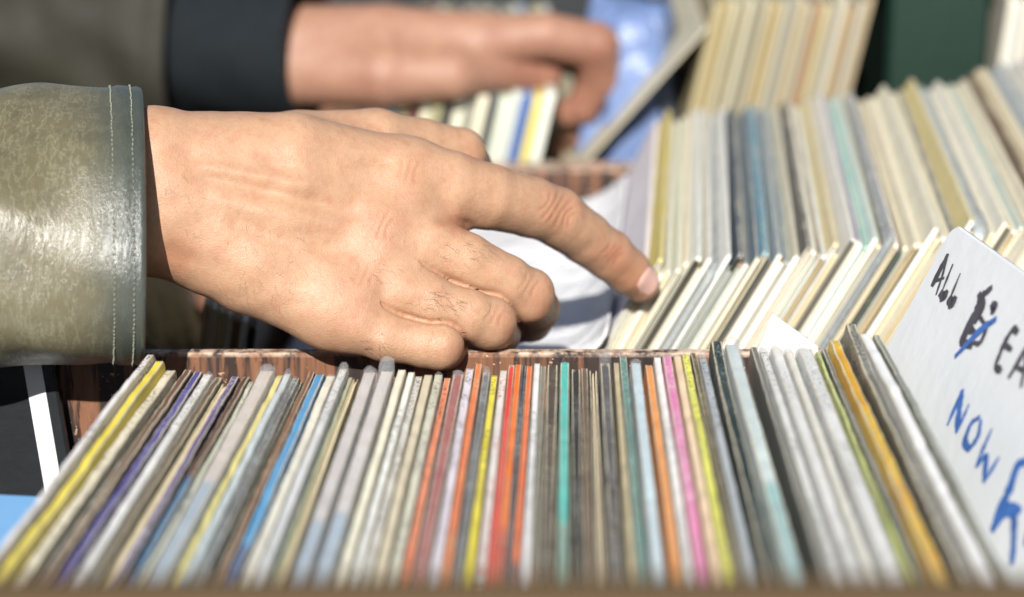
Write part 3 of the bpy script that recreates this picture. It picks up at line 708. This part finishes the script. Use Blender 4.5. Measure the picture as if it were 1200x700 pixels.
# ------------------------------------------------------------------ the person: hands grown as one smooth surface each
def cone(p, a, b, r1, r2):
    ab = b-a; t = np.clip(((p-a)@ab)/max(ab@ab, 1e-12), 0, 1)
    return np.linalg.norm(p-a-t[:, None]*ab, axis=1) - (r1+(r2-r1)*t)
def smin(a, b, k):
    h = np.clip(.5+.5*(b-a)/k, 0, 1); return b+(a-b)*h - k*h*(1-h)
def chain(p, pts, k):
    d = None
    for (a, r1), (b, r2) in zip(pts, pts[1:]):
        e = cone(p, a, b, r1, r2); d = e if d is None else smin(d, e, k)
    return d
def surface_net(f, lo, hi, h):
    lo = np.array(lo); hi = np.array(hi)
    n = np.ceil((hi-lo)/h).astype(int)+1
    c = 4; nc = np.ceil(n/c).astype(int)+1
    gc = np.stack(np.meshgrid(*[lo[i]+np.arange(nc[i])*h*c for i in range(3)], indexing='ij'), -1).reshape(-1, 3)
    dc = f(gc).reshape(nc)
    big = np.repeat(np.repeat(np.repeat(dc, c, 0), c, 1), c, 2)[:n[0], :n[1], :n[2]].copy()
    near = np.argwhere(np.abs(big) < h*c*2.2)
    big[near[:, 0], near[:, 1], near[:, 2]] = f(lo+near*h)
    D = big; ins = D < 0
    m = [D[i:n[0]-1+i, j:n[1]-1+j, k:n[2]-1+k] for i in (0, 1) for j in (0, 1) for k in (0, 1)]
    cnt = sum((x < 0).astype(int) for x in m)
    cells = np.argwhere((cnt > 0) & (cnt < 8)); cid = -np.ones(cnt.shape, dtype=int); cid[tuple(cells.T)] = np.arange(len(cells))
    offs = [(i, j, k) for i in (0, 1) for j in (0, 1) for k in (0, 1)]
    acc = np.zeros((len(cells), 3)); num = np.zeros(len(cells))
    for a in range(8):
        for b in range(a+1, 8):
            oa, ob = np.array(offs[a]), np.array(offs[b])
            if np.abs(oa-ob).sum() != 1: continue
            da = D[tuple((cells+oa).T)]; db = D[tuple((cells+ob).T)]
            x = (da < 0) != (db < 0); t = np.where(x, da/np.where(x, da-db, 1), 0)
            acc += np.where(x[:, None], oa+(ob-oa)*t[:, None], 0); num += x
    V = lo+(cells+acc/num[:, None])*h
    Fc = []
    for ax in range(3):
        o1, o2 = [np.eye(3, dtype=int)[i] for i in ((ax+1) % 3, (ax+2) % 3)]
        sl0 = [slice(None)]*3; sl1 = [slice(None)]*3; sl0[ax] = slice(0, -1); sl1[ax] = slice(1, None)
        A, B = ins[tuple(sl0)], ins[tuple(sl1)]
        e = np.argwhere(A != B); e = e[(e[:, (ax+1) % 3] > 0) & (e[:, (ax+2) % 3] > 0)]
        e = e[(e < np.array(cnt.shape)).all(1)]
        q = np.stack([cid[tuple((e-o1-o2).T)], cid[tuple((e-o2).T)], cid[tuple(e.T)], cid[tuple((e-o1).T)]], 1)
        flip = ~A[tuple(e.T)]
        q[flip] = q[flip][:, ::-1]; Fc.append(q)
    Fc = np.concatenate(Fc); Fc = Fc[(Fc >= 0).all(1)]
    for _ in range(2):                                # pull the vertices onto the true surface
        V = V-0.8*f(V)[:, None]*grad(f, V, h*.5)
    return V, Fc
def grad(f, V, e):
    g = np.stack([f(V+np.eye(3)[i]*e)-f(V-np.eye(3)[i]*e) for i in range(3)], 1)
    return g/(np.linalg.norm(g, axis=1)[:, None]+1e-9)

def skin_mat(name, base, red):
    b = NB(name); v = b.coord()
    n1 = b.noise(v, 28, 4); n2 = b.noise(v, 160, 4, .65)
    c = b.mix(n1, rgb(*base, .92), rgb(base[0]+8, base[1]+8, base[2]+8, .98))
    at = b.n('ShaderNodeAttribute', attribute_name='flush').outputs['Fac']
    c = b.mix(b.math('MULTIPLY', at, .8), c, rgb(*red))
    c = b.mix(b.math('MULTIPLY', b.ramp(n2, .48, .74), .5), c, rgb(*red))
    c = b.mix(b.math('MULTIPLY', b.ramp(b.noise(v, 480, 5, .75), .46, .7), .42), c, tuple(x*.66 for x in rgb(*base)))
    c = b.mix(b.math('MULTIPLY', b.ramp(b.noise(v, 85, 3), .56, .75), .25), c, rgb(192, 152, 114))
    vo = b.n('ShaderNodeTexVoronoi', i_Vector=v, i_Scale=950., feature='DISTANCE_TO_EDGE').outputs['Distance']
    pore = b.math('ADD', b.math('MULTIPLY', vo, .9), b.math('ADD', b.math('MULTIPLY', b.noise(v, 1300, 3), .5), b.math('MULTIPLY', b.noise(v, 330, 4, .6), .8)))
    b.set(Base_Color=c, Roughness=b.math('ADD', .40, b.math('MULTIPLY', n2, .2)), Subsurface_Weight=.14, Subsurface_Radius=(1.0, .36, .18), Subsurface_Scale=.003)
    b.b.inputs['Specular IOR Level'].default_value = .42
    b.bump(pore, .5, .0004); return b.m
SKIN = skin_mat('skin', (184, 145, 115), (166, 108, 82))
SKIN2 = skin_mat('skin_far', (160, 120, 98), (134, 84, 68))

person = empty('person', (-.45, 1.0, TABLE_Z))
tag(person, 'person in an olive leather jacket pointing one finger at the leaning records', 'person')
person2 = empty('person', (-.5, 1.4, TABLE_Z))
tag(person2, 'person in a shade-darkened olive jacket with a black cuff gripping a bundle of records', 'person')
person3 = empty('person', (.12, 1.9, TABLE_Z))
tag(person3, 'person resting bent fingers on the tall tan records behind', 'person')

def build_hand1():
    def J(u, v, D, r): return (px(u, v, D), r)
    body = [
      [J(60, 205, .925, .021), J(180, 190, .925, .0212), J(240, 192, .929, .0188), J(340, 187, .938, .0180), J(480, 207, .955, .0142)],
      [J(60, 240, .925, .021), J(200, 228, .922, .0205), J(330, 245, .928, .0180), J(455, 271, .938, .0134)],
      [J(60, 252, .925, .020), J(200, 248, .921, .0195), J(310, 285, .921, .0168), J(425, 325, .925, .0126)],
      [J(60, 262, .930, .020), J(190, 258, .923, .0195), J(290, 318, .915, .0158), J(388, 370, .911, .0118)],
      [J(250, 190, .945, .018), J(350, 172, .965, .0140), J(440, 164, .98, .0122)],
      [J(478, 212, .954, .0120), J(455, 268, .938, .0122), J(425, 322, .925, .0115), J(390, 364, .913, .0108)],          # thumb metacarpal
      [J(470, 240, .945, .0135), J(512, 252, .951, .0110), J(530, 256, .956, .0075)], [J(448, 298, .930, .0132), J(480, 314, .929, .0105), J(496, 322, .930, .007)], [J(395, 348, .916, .0125), J(420, 360, .913, .0100), J(434, 366, .914, .0068)],   # webs
      [J(250, 230, .95, .022), J(400, 280, .952, .018)], [J(240, 260, .945, .02), J(380, 330, .94, .016)],    # palm
    ]
    fingers = [
      [J(480, 207, .954, .0150), J(525, 218, .956, .0146), J(570, 230, .963, .0136), J(622, 243, .976, .0126), J(652, 254, .984, .0125), J(685, 278, .994, .0114), J(714, 299, 1.001, .0107), J(735, 318, 1.007, .0100), J(750, 331, 1.012, .0086)],
      [J(455, 271, .938, .0142), J(500, 289, .935, .0134), J(545, 307, .936, .0117), J(592, 331, .940, .0112), J(617, 346, .945, .0115), J(627, 362, .966, .0104), J(622, 376, .988, .0092), J(600, 382, 1.005, .0078)],
      [J(425, 325, .925, .0132), J(465, 340, .920, .0124), J(505, 355, .919, .0107), J(550, 370, .921, .0102), J(573, 378, .925, .0108), J(582, 390, .945, .0096), J(578, 398, .964, .0086), J(556, 402, .982, .0074)],
      [J(388, 370, .911, .0122), J(420, 382, .909, .0112), J(450, 394, .908, .0100), J(495, 404, .909, .0091), J(515, 405, .910, .0095), J(524, 410, .928, .0085), J(520, 412, .945, .0076), J(502, 412, .96, .0066)],
      [J(440, 164, .98, .0122), J(495, 171, .992, .0116), J(538, 181, 1.0, .0114), J(548, 196, 1.018, .0105), J(540, 215, 1.035, .0088)],
    ]
    knobs = [J(462, 206, .951, .0110), J(436, 264, .931, .0100)]
    def f(p):
        d = None
        for c in body:
            e = chain(p, c, .003); d = e if d is None else smin(d, e, .012)
        for a, r in knobs: d = smin(d, np.linalg.norm(p-a, axis=1)-r, .008)
        fd = None
        for i, c in enumerate(fingers):
            e = chain(p, c, .0015)
            e = smin(d, e, .006 if i < 4 else .005)
            fd = e if fd is None else smin(fd, e, .0012)
        return fd
    V, Fc = surface_net(f, (-.215, .865, -.075), (.085, 1.07, .135), .00125)
    # one split of every quad for fine relief
    V, Fc = split_quads(V, Fc)
    N = grad(f, V, .0008)
    vv = f(V); V = V-vv[:, None]*N*.7
    uv = project(V); facing = (N@np.array([0, -.95, .31])) > -.2
    disp = np.zeros(len(V)); flush = np.zeros(len(V))
    def line_d(pts):
        best = np.full(len(V), 1e9); tt = np.zeros(len(V)); n_ = len(pts)-1
        for k in range(n_):
            a, b = np.array(pts[k], float), np.array(pts[k+1], float); ab = b-a
            t = np.clip(((uv-a)@ab)/(ab@ab), 0, 1); q = np.linalg.norm(uv-a-t[:, None]*ab, axis=1)
            s = q < best; best[s] = q[s]; tt[s] = (k+t[s])/n_
        return best, tt
    def crease(pts, depth, wd, fl=0.0, fade=1.0):
        d, t = line_d(pts); wn = np.clip(np.sin(np.pi*np.clip(t, .0, 1))*1.6, 0, 1)**fade
        g = np.exp(-(d/wd)**2)*wn*facing
        disp[:] -= depth*g; flush[:] += fl*np.exp(-(d/(wd*1.6))**2)*wn*facing
    crease([(188, 176), (240, 187), (300, 192), (400, 194)], .0010, 11, .0)
    crease([(215, 200), (260, 210), (330, 228), (440, 256)], .0015, 10, .05)
    crease([(262, 252), (300, 270), (350, 292)], .0012, 12, .05)
    crease([(212, 192), (300, 208), (440, 232)], -.0013, 11)
    crease([(240, 232), (330, 252), (430, 274)], -.0010, 11)
    crease([(280, 268), (350, 288), (420, 306)], .0006, 11, .0)
    crease([(420, 188), (436, 191), (462, 191)], .0006, 4, .15)
    crease([(186, 292), (205, 301), (225, 314)], .0006, 14, .35)
    crease([(505, 256), (535, 259), (560, 266)], .0008, 5, .4)
    for i_, wx in ((1, 500), (2, 430)):               # the fold where two curled fingers press together
        ea, eb = chain(V, fingers[i_], .0015), chain(V, fingers[i_+1], .0015)
        g_ = np.exp(-((ea-eb)/.0017)**2)*(np.maximum(ea, eb) < .0035)*np.clip((uv[:, 0]-(wx-38))/45, 0, 1)*facing
        disp -= .00085*g_; flush += .4*g_
    # knuckle wrinkles: short curved lines across the finger joints
    def wrinkles(c, axis, lens, gaps, depth, curve):
        c = np.array(c, float); a = np.array(axis, float); a /= np.linalg.norm(a); nn = np.array([-a[1], a[0]])
        for gpos, ln, cv in zip(gaps, lens, curve):
            crease([c+a*(gpos+cv*(abs(s)**2))+nn*ln*s for s in np.linspace(-1, 1, 7)], depth*rng.uniform(.7, 1.2), 1.9, .28, .6)
    wrinkles((655, 247), (.84, .54), [15, 21, 23, 22, 17, 11], [-15, -9, -3, 4, 10, 15], .0003, [-7, -4, -1, 3, 7, 8])
    wrinkles((717, 297), (.75, .66), [10, 14, 13, 9], [-7, -2, 3, 8], .00026, [-3, 0, 2, 4])
    wrinkles((622, 335), (.86, .5), [13, 17, 14], [-8, -2, 5], .00026, [-4, 0, 4])
    wrinkles((582, 370), (.9, .42), [12, 15, 12], [-8, -2, 5], .00026, [-4, 0, 4])
    wrinkles((515, 396), (.95, .2), [9, 11, 9], [-7, -1, 4], .00022, [-3, 0, 3])
    wrinkles((445, 262), (.9, .4), [12, 18, 20, 14], [-12, -5, 3, 10], .00022, [-5, -2, 2, 5])
    wrinkles((480, 200), (.95, .25), [12, 17, 15], [-9, -1, 7], .0002, [-4, 0, 4])
    wrinkles((428, 322), (.9, .4), [12, 16, 12], [-8, 0, 8], .0002, [-4, 0, 4])
    def blotch(c, r, k):
        flush[:] += k*np.exp(-(np.linalg.norm(uv-np.array(c), axis=1)/r)**2)
    for c, r, k in [((752, 332), 30, .5), ((655, 250), 26, .55), ((717, 298), 24, .5), ((735, 322), 26, .45), ((440, 262), 32, .4), ((482, 210), 30, .3), ((640, 352), 22, .55), ((600, 385), 20, .6), ((538, 412), 18, .6), ((562, 180), 14, .5), ((210, 300), 30, .4), ((420, 335), 40, .3), ((200, 190), 30, .3), ((540, 262), 16, .7), ((400, 390), 30, .25)]: blotch(c, r, k)
    disp += .00025*np.sin(V[:, 0]*210+np.sin(V[:, 2]*170)*2)*np.sin(V[:, 2]*190+1.3)
    V = V+N*disp[:, None]
    o = mesh_obj('hand', V-np.array(person.location), Fc, SKIN, person, smooth=True)
    a = o.data.attributes.new('flush', 'FLOAT', 'POINT'); a.data.foreach_set('value', np.clip(flush, 0, 1).astype(np.float32))
    o['label'] = 'bare hand with its index finger touching a record'
    # fingernail, set on the tip of the index finger
    ax = px(757, 339, 1.0145)-px(722, 306, 1.0035); L_ = np.linalg.norm(ax); ax /= L_
    up = np.array([.26, -.88, .40]); up -= ax*(up@ax); up /= np.linalg.norm(up); sd = np.cross(ax, up)
    ctr = px(745, 325, 1.0098); nu, nv = 11, 11; NV = []
    for j in range(nv):
        for i in range(nu):
            s = -1+2*i/(nu-1); q = -1+2*j/(nv-1)
            s2 = s*math.sqrt(max(0, 1-.34*q*q)); q2 = q*math.sqrt(max(0, 1-.34*s*s))
            p0 = ctr+ax*(q2*.0084+.0010)+sd*s2*.0078
            # slide along up until the surface, then stand a hair proud
            lo_, hi_ = -.004, .02
            for _ in range(22):
                mid = (lo_+hi_)/2
                if f((p0+up*mid)[None])[0] < 0: lo_ = mid
                else: hi_ = mid
            edge = max(abs(s), abs(q))
            NV.append(p0+up*(hi_+.0003-.0008*edge**6))
    NF = [(j*nu+i, j*nu+i+1, (j+1)*nu+i+1, (j+1)*nu+i) for j in range(nv-1) for i in range(nu-1)]
    nb = NB('nail'); nvv = nb.coord(); nb.set(Base_Color=nb.mix(nb.noise(nvv, 200, 2), rgb(218, 166, 150), rgb(232, 190, 176)), Roughness=.3, Subsurface_Weight=.2, Subsurface_Scale=.002)
    no = mesh_obj('fingernail', np.array(NV)-np.array(person.location), NF, nb.m, o, smooth=True)
    sm = no.modifiers.new('thickness', 'SOLIDIFY'); sm.thickness = .0006; sm.offset = -1
    # fine dark hairs
    vis = np.where((N@np.array([0, -.95, .31])) > .35)[0]; u2 = uv[vis]; HV = []; HF = []
    def patch(c, r, n_, dirpx, ln):
        d = np.linalg.norm((u2-np.array(c))/np.array(r), axis=1); cand = vis[d < 1]
        if not len(cand): return
        for vi in nrng.choice(cand, n_):
            p = V[vi]; nn = N[vi]; ang = rng.gauss(0, .5)
            dx = math.cos(ang)*dirpx[0]-math.sin(ang)*dirpx[1]; dy = math.sin(ang)*dirpx[0]+math.cos(ang)*dirpx[1]
            t = np.array([dx, -.3*dy, -dy]); t -= nn*(t@nn); t /= np.linalg.norm(t); s = np.cross(nn, t)
            l_ = ln*rng.uniform(.6, 1.2); cur = rng.uniform(-.5, .5); b0 = len(HV)
            for k in range(5):
                q = k/4; c_ = p+t*l_*q+s*cur*l_*q*q*.6+nn*(.0001+l_*.22*math.sin(q*2.0)); r_ = .000038*(1-.75*q)
                for m_ in range(3):
                    a_ = 2*math.pi*m_/3; HV.append(c_+s*r_*math.cos(a_)+nn*r_*math.sin(a_))
            for k in range(4): HF.extend([(b0+3*k+m_, b0+3*k+(m_+1) % 3, b0+3*k+3+(m_+1) % 3, b0+3*k+3+m_) for m_ in range(3)])
    patch((545, 297), (34, 14), 40, (.9, .35), .0042); patch((508, 358), (34, 16), 60, (.9, .35), .0048); patch((440, 402), (20, 12), 22, (.9, .3), .004)
    patch((300, 340), (46, 34), 26, (.4, .9), .005); patch((440, 318), (40, 16), 14, (.9, .35), .0035); patch((210, 240), (30, 60), 14, (.5, .8), .0045); patch((300, 290), (60, 30), 10, (.5, .8), .0045)
    mesh_obj('body_hair', np.array(HV)-np.array(person.location), HF, plain_mat('dark_hair', (58, 44, 36), .6), o)

def split_quads(V, Fc):
    n = len(V); E = np.concatenate([Fc[:, [0, 1]], Fc[:, [1, 2]], Fc[:, [2, 3]], Fc[:, [3, 0]]]); E.sort(1)
    U, inv = np.unique(E, axis=0, return_inverse=True); inv = inv.ravel()
    m = len(Fc); e = [n+inv[i*m:(i+1)*m] for i in range(4)]; c = n+len(U)+np.arange(m)
    V2 = np.concatenate([V, (V[U[:, 0]]+V[U[:, 1]])/2, V[Fc].mean(1)])
    F2 = np.concatenate([np.stack([Fc[:, 0], e[0], c, e[3]], 1), np.stack([e[0], Fc[:, 1], e[1], c], 1), np.stack([c, e[1], Fc[:, 2], e[2]], 1), np.stack([e[3], c, e[2], Fc[:, 3]], 1)])
    return V2, F2
build_hand1()

def build_hand2():
    def J(u, v, D, r): return (px(u, v, D+.045), r*1.02)
    body = [
      [J(300, 50, 1.385, .021), J(345, 50, 1.38, .0215), J(450, 47, 1.375, .0200), J(560, 50, 1.375, .0165)],
      [J(300, 82, 1.375, .019), J(345, 84, 1.37, .0195), J(450, 88, 1.352, .0180), J(530, 88, 1.352, .0130)],
      [J(340, 60, 1.405, .020), J(450, 55, 1.41, .020), J(560, 55, 1.42, .017)],
      [J(450, 66, 1.43, .020), J(565, 60, 1.455, .016)],
    ]
    fingers = [
      [J(560, 50, 1.375, .017), J(640, 42, 1.375, .0135), J(698, 54, 1.38, .0140), J(703, 92, 1.387, .0125), J(684, 124, 1.390, .0105), J(668, 132, 1.392, .009)],
      [J(560, 55, 1.42, .019), J(640, 45, 1.42, .0135), J(703, 60, 1.42, .013), J(698, 118, 1.418, .0125), J(676, 152, 1.412, .0105)],
      [J(565, 62, 1.455, .018), J(640, 55, 1.46, .0125), J(698, 75, 1.455, .012), J(686, 135, 1.445, .0115), J(664, 172, 1.432, .0098)],
      [J(530, 88, 1.352, .0130), J(590, 84, 1.372, .0115), J(640, 90, 1.385, .0100)],
    ]
    def f(p):
        d = None
        for c in body:
            e = chain(p, c, .003); d = e if d is None else smin(d, e, .014)
        fd = None
        for c in fingers:
            e = smin(d, chain(p, c, .002), .009); fd = e if fd is None else smin(fd, e, .0015)
        return fd
    V, Fc = surface_net(f, (-.32, 1.34, -.12), (.11, 1.57, .11), .0024)
    o = mesh_obj('hand', V-np.array(person2.location), Fc, SKIN2, person2, smooth=True)
    uv = project(V); fl = np.zeros(len(V))
    for c, r, k in [((700, 60), 30, .8), ((690, 130), 50, .8), ((620, 85), 40, .8), ((430, 110), 50, .4)]: fl += k*np.exp(-(np.linalg.norm(uv-np.array(c), axis=1)/r)**2)
    a = o.data.attributes.new('flush', 'FLOAT', 'POINT'); a.data.foreach_set('value', np.clip(fl, 0, 1).astype(np.float32))
    o['label'] = 'far hand gripping a bundle of records'
build_hand2()

# ------------------------------------------------------------------ jacket sleeves
def leather_mat():
    b = NB('olive_leather'); v = b.coord()
    n0 = b.noise(v, 14, 4); n1 = b.noise(v, 70, 6, .7)
    at = b.n('ShaderNodeAttribute', attribute_name='wear').outputs['Fac']
    c = b.mix(n0, rgb(84, 78, 58), rgb(122, 114, 88))
    str_ = b.noise(b.coord((4, 2, 1), (2.6, 1, .7)), 70, 5, .7)
    vein = b.math('ABSOLUTE', b.math('SUBTRACT', str_, .5))
    c = b.mix(b.math('MULTIPLY', b.ramp(vein, .0, .03, (1, 1, 1, 1), (0, 0, 0, 1)), .4), c, rgb(150, 148, 120))
    c = b.mix(b.math('MULTIPLY', b.ramp(n1, .5, .7), .45), c, rgb(58, 60, 48))
    c = b.mix(b.math('MULTIPLY', b.ramp(b.noise(v, 300, 4, .7), .5, .75), .35), c, rgb(130, 128, 104))
    c = b.mix(b.math('MULTIPLY', at, .85), c, b.mix(n1, rgb(34, 44, 47), rgb(72, 82, 78)))
    wr = b.noise(b.coord((0, 0, 0), (2.4, 1, .6)), 120, 6, .7)
    fine = b.noise(v, 700, 5, .7)
    b.set(Base_Color=c, Roughness=b.math('ADD', .19, b.math('MULTIPLY', n1, .26)))
    b.b.inputs['Specular IOR Level'].default_value = .75
    h = b.math('ADD', wr, b.math('ADD', b.math('MULTIPLY', fine, .22), b.math('MULTIPLY', b.ramp(vein, 0, .03), .15)))
    b.bump(h, .27, .0022); return b.m
LEATHER = leather_mat()
LINING = plain_mat('dark_lining', (26, 28, 30), .8)
def sleeve_tube(c_end, c_start, ra, rb, tilt, nseg, nx, mats, hem=True, name='jacket_sleeve', wrinkle=.0016, seed=3, flare=.0, rim_curve=0.0, thick=.0018, who=None):
    who = who or person
    """oval leather tube from the cuff opening back to c_start"""
    c0, c1 = np.array(c_end), np.array(c_start); ax = (c1-c0); L = np.linalg.norm(ax); ax /= L
    up = np.array([0, 0, 1.]); up -= ax*(up@ax); up /= np.linalg.norm(up); sd = np.cross(ax, up)      # sd points to -y when ax is -x
    if sd[1] > 0: sd = -sd
    r = np.random.default_rng(seed); ph = r.uniform(0, 6.28, 12)
    xs = np.concatenate([np.linspace(0, .04, 22)[:-1], .04+(L-.04)*np.linspace(0, 1, nx)**1.25])
    def pt(x, a, off):
        e1, e2 = math.cos(a), math.sin(a)
        A = ra+flare*x; B = rb+flare*x
        wob = wrinkle*min(1, .25+x/.05)*(math.sin(3*a+22*x+ph[0])+.7*math.sin(5*a-31*x+ph[1])+.5*math.sin(a*2+61*x+ph[2])+.5*math.sin(7*a+90*x+ph[3])+.5*math.sin(140*x+3*a+ph[4]))
        hemv = 0
        if hem:
            hemv += .0012*(1/(1+math.exp(min(60,(x-.0125)/.0006)))) - .0007*math.exp(-((x-.0042)/.0009)**2) - .0009*math.exp(-((x-.0120)/.0010)**2) - .0006*math.exp(-((x)/.0012)**2)
        p1, p2 = e1*(A+off+wob+hemv), e2*(B+off+wob+hemv)
        ct, s_ = math.cos(tilt), math.sin(tilt)
        # major axis tilted: top leans away from the camera
        q = up*(p1*ct - p2*s_*-1*0) + 0*sd
        q = up*(p1*ct + p2*s_) + sd*(p2*ct - p1*s_)
        return c0+ax*(x+rim_curve*(1-math.cos(a-.4))*math.exp(-x/.03)) + q
    V = []; Fc = []; Wr = []
    rows = [(x, 0.0) for x in xs][::-1] + [(0.0-.0006, -thick*.5)] + [(x, -thick) for x in np.linspace(0, .06, 13)]
    for x, off in rows:
        for i in range(nseg):
            V.append(pt(max(x, 0) if x >= 0 else 0, 2*math.pi*i/nseg, off) - (ax*.0006 if x < 0 else 0)); Wr.append(1/(1+math.exp(min(60,(x-.016)/.004))) if hem else 0)
    R = len(rows); n_outer = len(xs)
    mi = []
    for j in range(R-1):
        for i in range(nseg):
            i2 = (i+1) % nseg; Fc.append((j*nseg+i, j*nseg+i2, (j+1)*nseg+i2, (j+1)*nseg+i)); mi.append(0 if j < n_outer else 1)
    Fc.append(tuple(range(nseg))[::-1]); mi.append(1)
    O = np.array(who.location)
    o = mesh_obj(name, np.array(V)-O, Fc, mats, who, smooth=True, midx=mi)
    a = o.data.attributes.new('wear', 'FLOAT', 'POINT'); a.data.foreach_set('value', np.array(Wr, dtype=np.float32))
    return o, pt, ax
c_end = px(170, 265, .912); c_start = c_end + np.array([-.45, -.083, .012])
o1, pt1, ax1 = sleeve_tube(c_end, c_start, .0570, .0410, math.radians(42), 120, 110, [LEATHER, LINING], rim_curve=.0015, wrinkle=.0017)
o1['label'] = 'near sleeve of worn olive leather with double stitched hem'
# stitching: small thread capsules in two rows round the hem
def stitches():
    V = []; Fc = []
    for x in (.0042, .0120):
        n_ = 150
        for s in range(n_):
            a0 = 2*math.pi*(s+rng.uniform(.08, .24))/n_; a1 = 2*math.pi*(s+rng.uniform(.66, .86))/n_; xj = rng.uniform(-.00018, .00018)
            p = [pt1(x+xj+(.0001 if k == 1 else 0), a0+(a1-a0)*k/2, (.0004, .0009, .0004)[k]) for k in range(3)]
            b0 = len(V)
            for k in range(3):
                q = p[k]; t = p[2]-p[0]; t /= np.linalg.norm(t); nn = np.cross(t, ax1); rr = (.00022, .00034, .00022)[k]
                for m_ in range(5):
                    an = 2*math.pi*m_/5; V.append(q+nn*rr*math.cos(an)+ax1*rr*math.sin(an))
            for k in range(2): Fc += [(b0+5*k+m_, b0+5*k+(m_+1) % 5, b0+5*k+5+(m_+1) % 5, b0+5*k+5+m_) for m_ in range(5)]
            Fc += [tuple(b0+m_ for m_ in range(5))[::-1], tuple(b0+10+m_ for m_ in range(5))]
    so = mesh_obj('stitching', np.array(V)-np.array(person.location), Fc, plain_mat('thread', (128, 130, 114), .7), o1)
    so['kind'] = 'stuff'
stitches()
# far arm: black knitted cuff, then the olive sleeve
KNIT = plain_mat('black_knit', (24, 30, 34), .85, 120, .3, .0015, .25)
k_end = px(362, 56, 1.42); k_st = px(212, 50, 1.445)
o2, _, _ = sleeve_tube(k_end, k_st, .0445, .0430, .2, 64, 24, [KNIT, LINING], hem=False, name='knit_cuff', wrinkle=.0006, seed=8, thick=.003, who=person2)
o2['label'] = 'black knitted cuff'
SHADECLOTH = plain_mat('shade_toned_olive_cloth', (48, 46, 37), .7, 30, .4, .002, .3)  # shade on the far sleeve is put into this darker cloth colour
o3, _, _ = sleeve_tube(px(226, 45, 1.445), px(-700, 5, 1.55), .064, .056, .2, 80, 60, [SHADECLOTH, LINING], hem=True, wrinkle=.0034, seed=11, flare=.03, who=person2)
o3['label'] = 'olive cloth sleeve darkened to stand for shade'

def build_hand3():
    def J(u, v, D, r): return (px(u, v, D), r)
    body = [[J(870, -160, 1.95, .033), J(860, -110, 1.80, .028), J(850, -62, 1.70, .022)], [J(890, -110, 1.80, .026), J(900, -62, 1.71, .019)]]
    fing = [[J(835+16*k, -60, 1.70, .014), J(838+15*k, -38, 1.63, .0115), J(842+13*k, -12, 1.60, .0105), J(844+12*k, -2, 1.60, .009)] for k in range(4)]
    fing.append([J(905, -62, 1.71, .014), J(915, -40, 1.66, .012), J(905, -18, 1.63, .010)])
    def f(p):
        d = None
        for c in body:
            e = chain(p, c, .003); d = e if d is None else smin(d, e, .016)
        fd = None
        for c in fing:
            e = smin(d, chain(p, c, .002), .008); fd = e if fd is None else smin(fd, e, .0012)
        return fd
    lo = np.min([a for c in body+fing for a, r in c], 0)-.045; hi = np.max([a for c in body+fing for a, r in c], 0)+.045
    V, Fc = surface_net(f, lo, hi, .003)
    o = mesh_obj('hand', V-np.array(person3.location), Fc, SKIN2, person3, smooth=True)
    a = o.data.attributes.new('flush', 'FLOAT', 'POINT'); a.data.foreach_set('value', np.zeros(len(V), dtype=np.float32))
build_hand3()
o4, _, _ = sleeve_tube(px(872, -135, 1.88), px(900, -330, 2.5), .052, .048, .2, 48, 24, [SHADECLOTH, LINING], hem=False, wrinkle=.003, seed=13, flare=.03, who=person3)
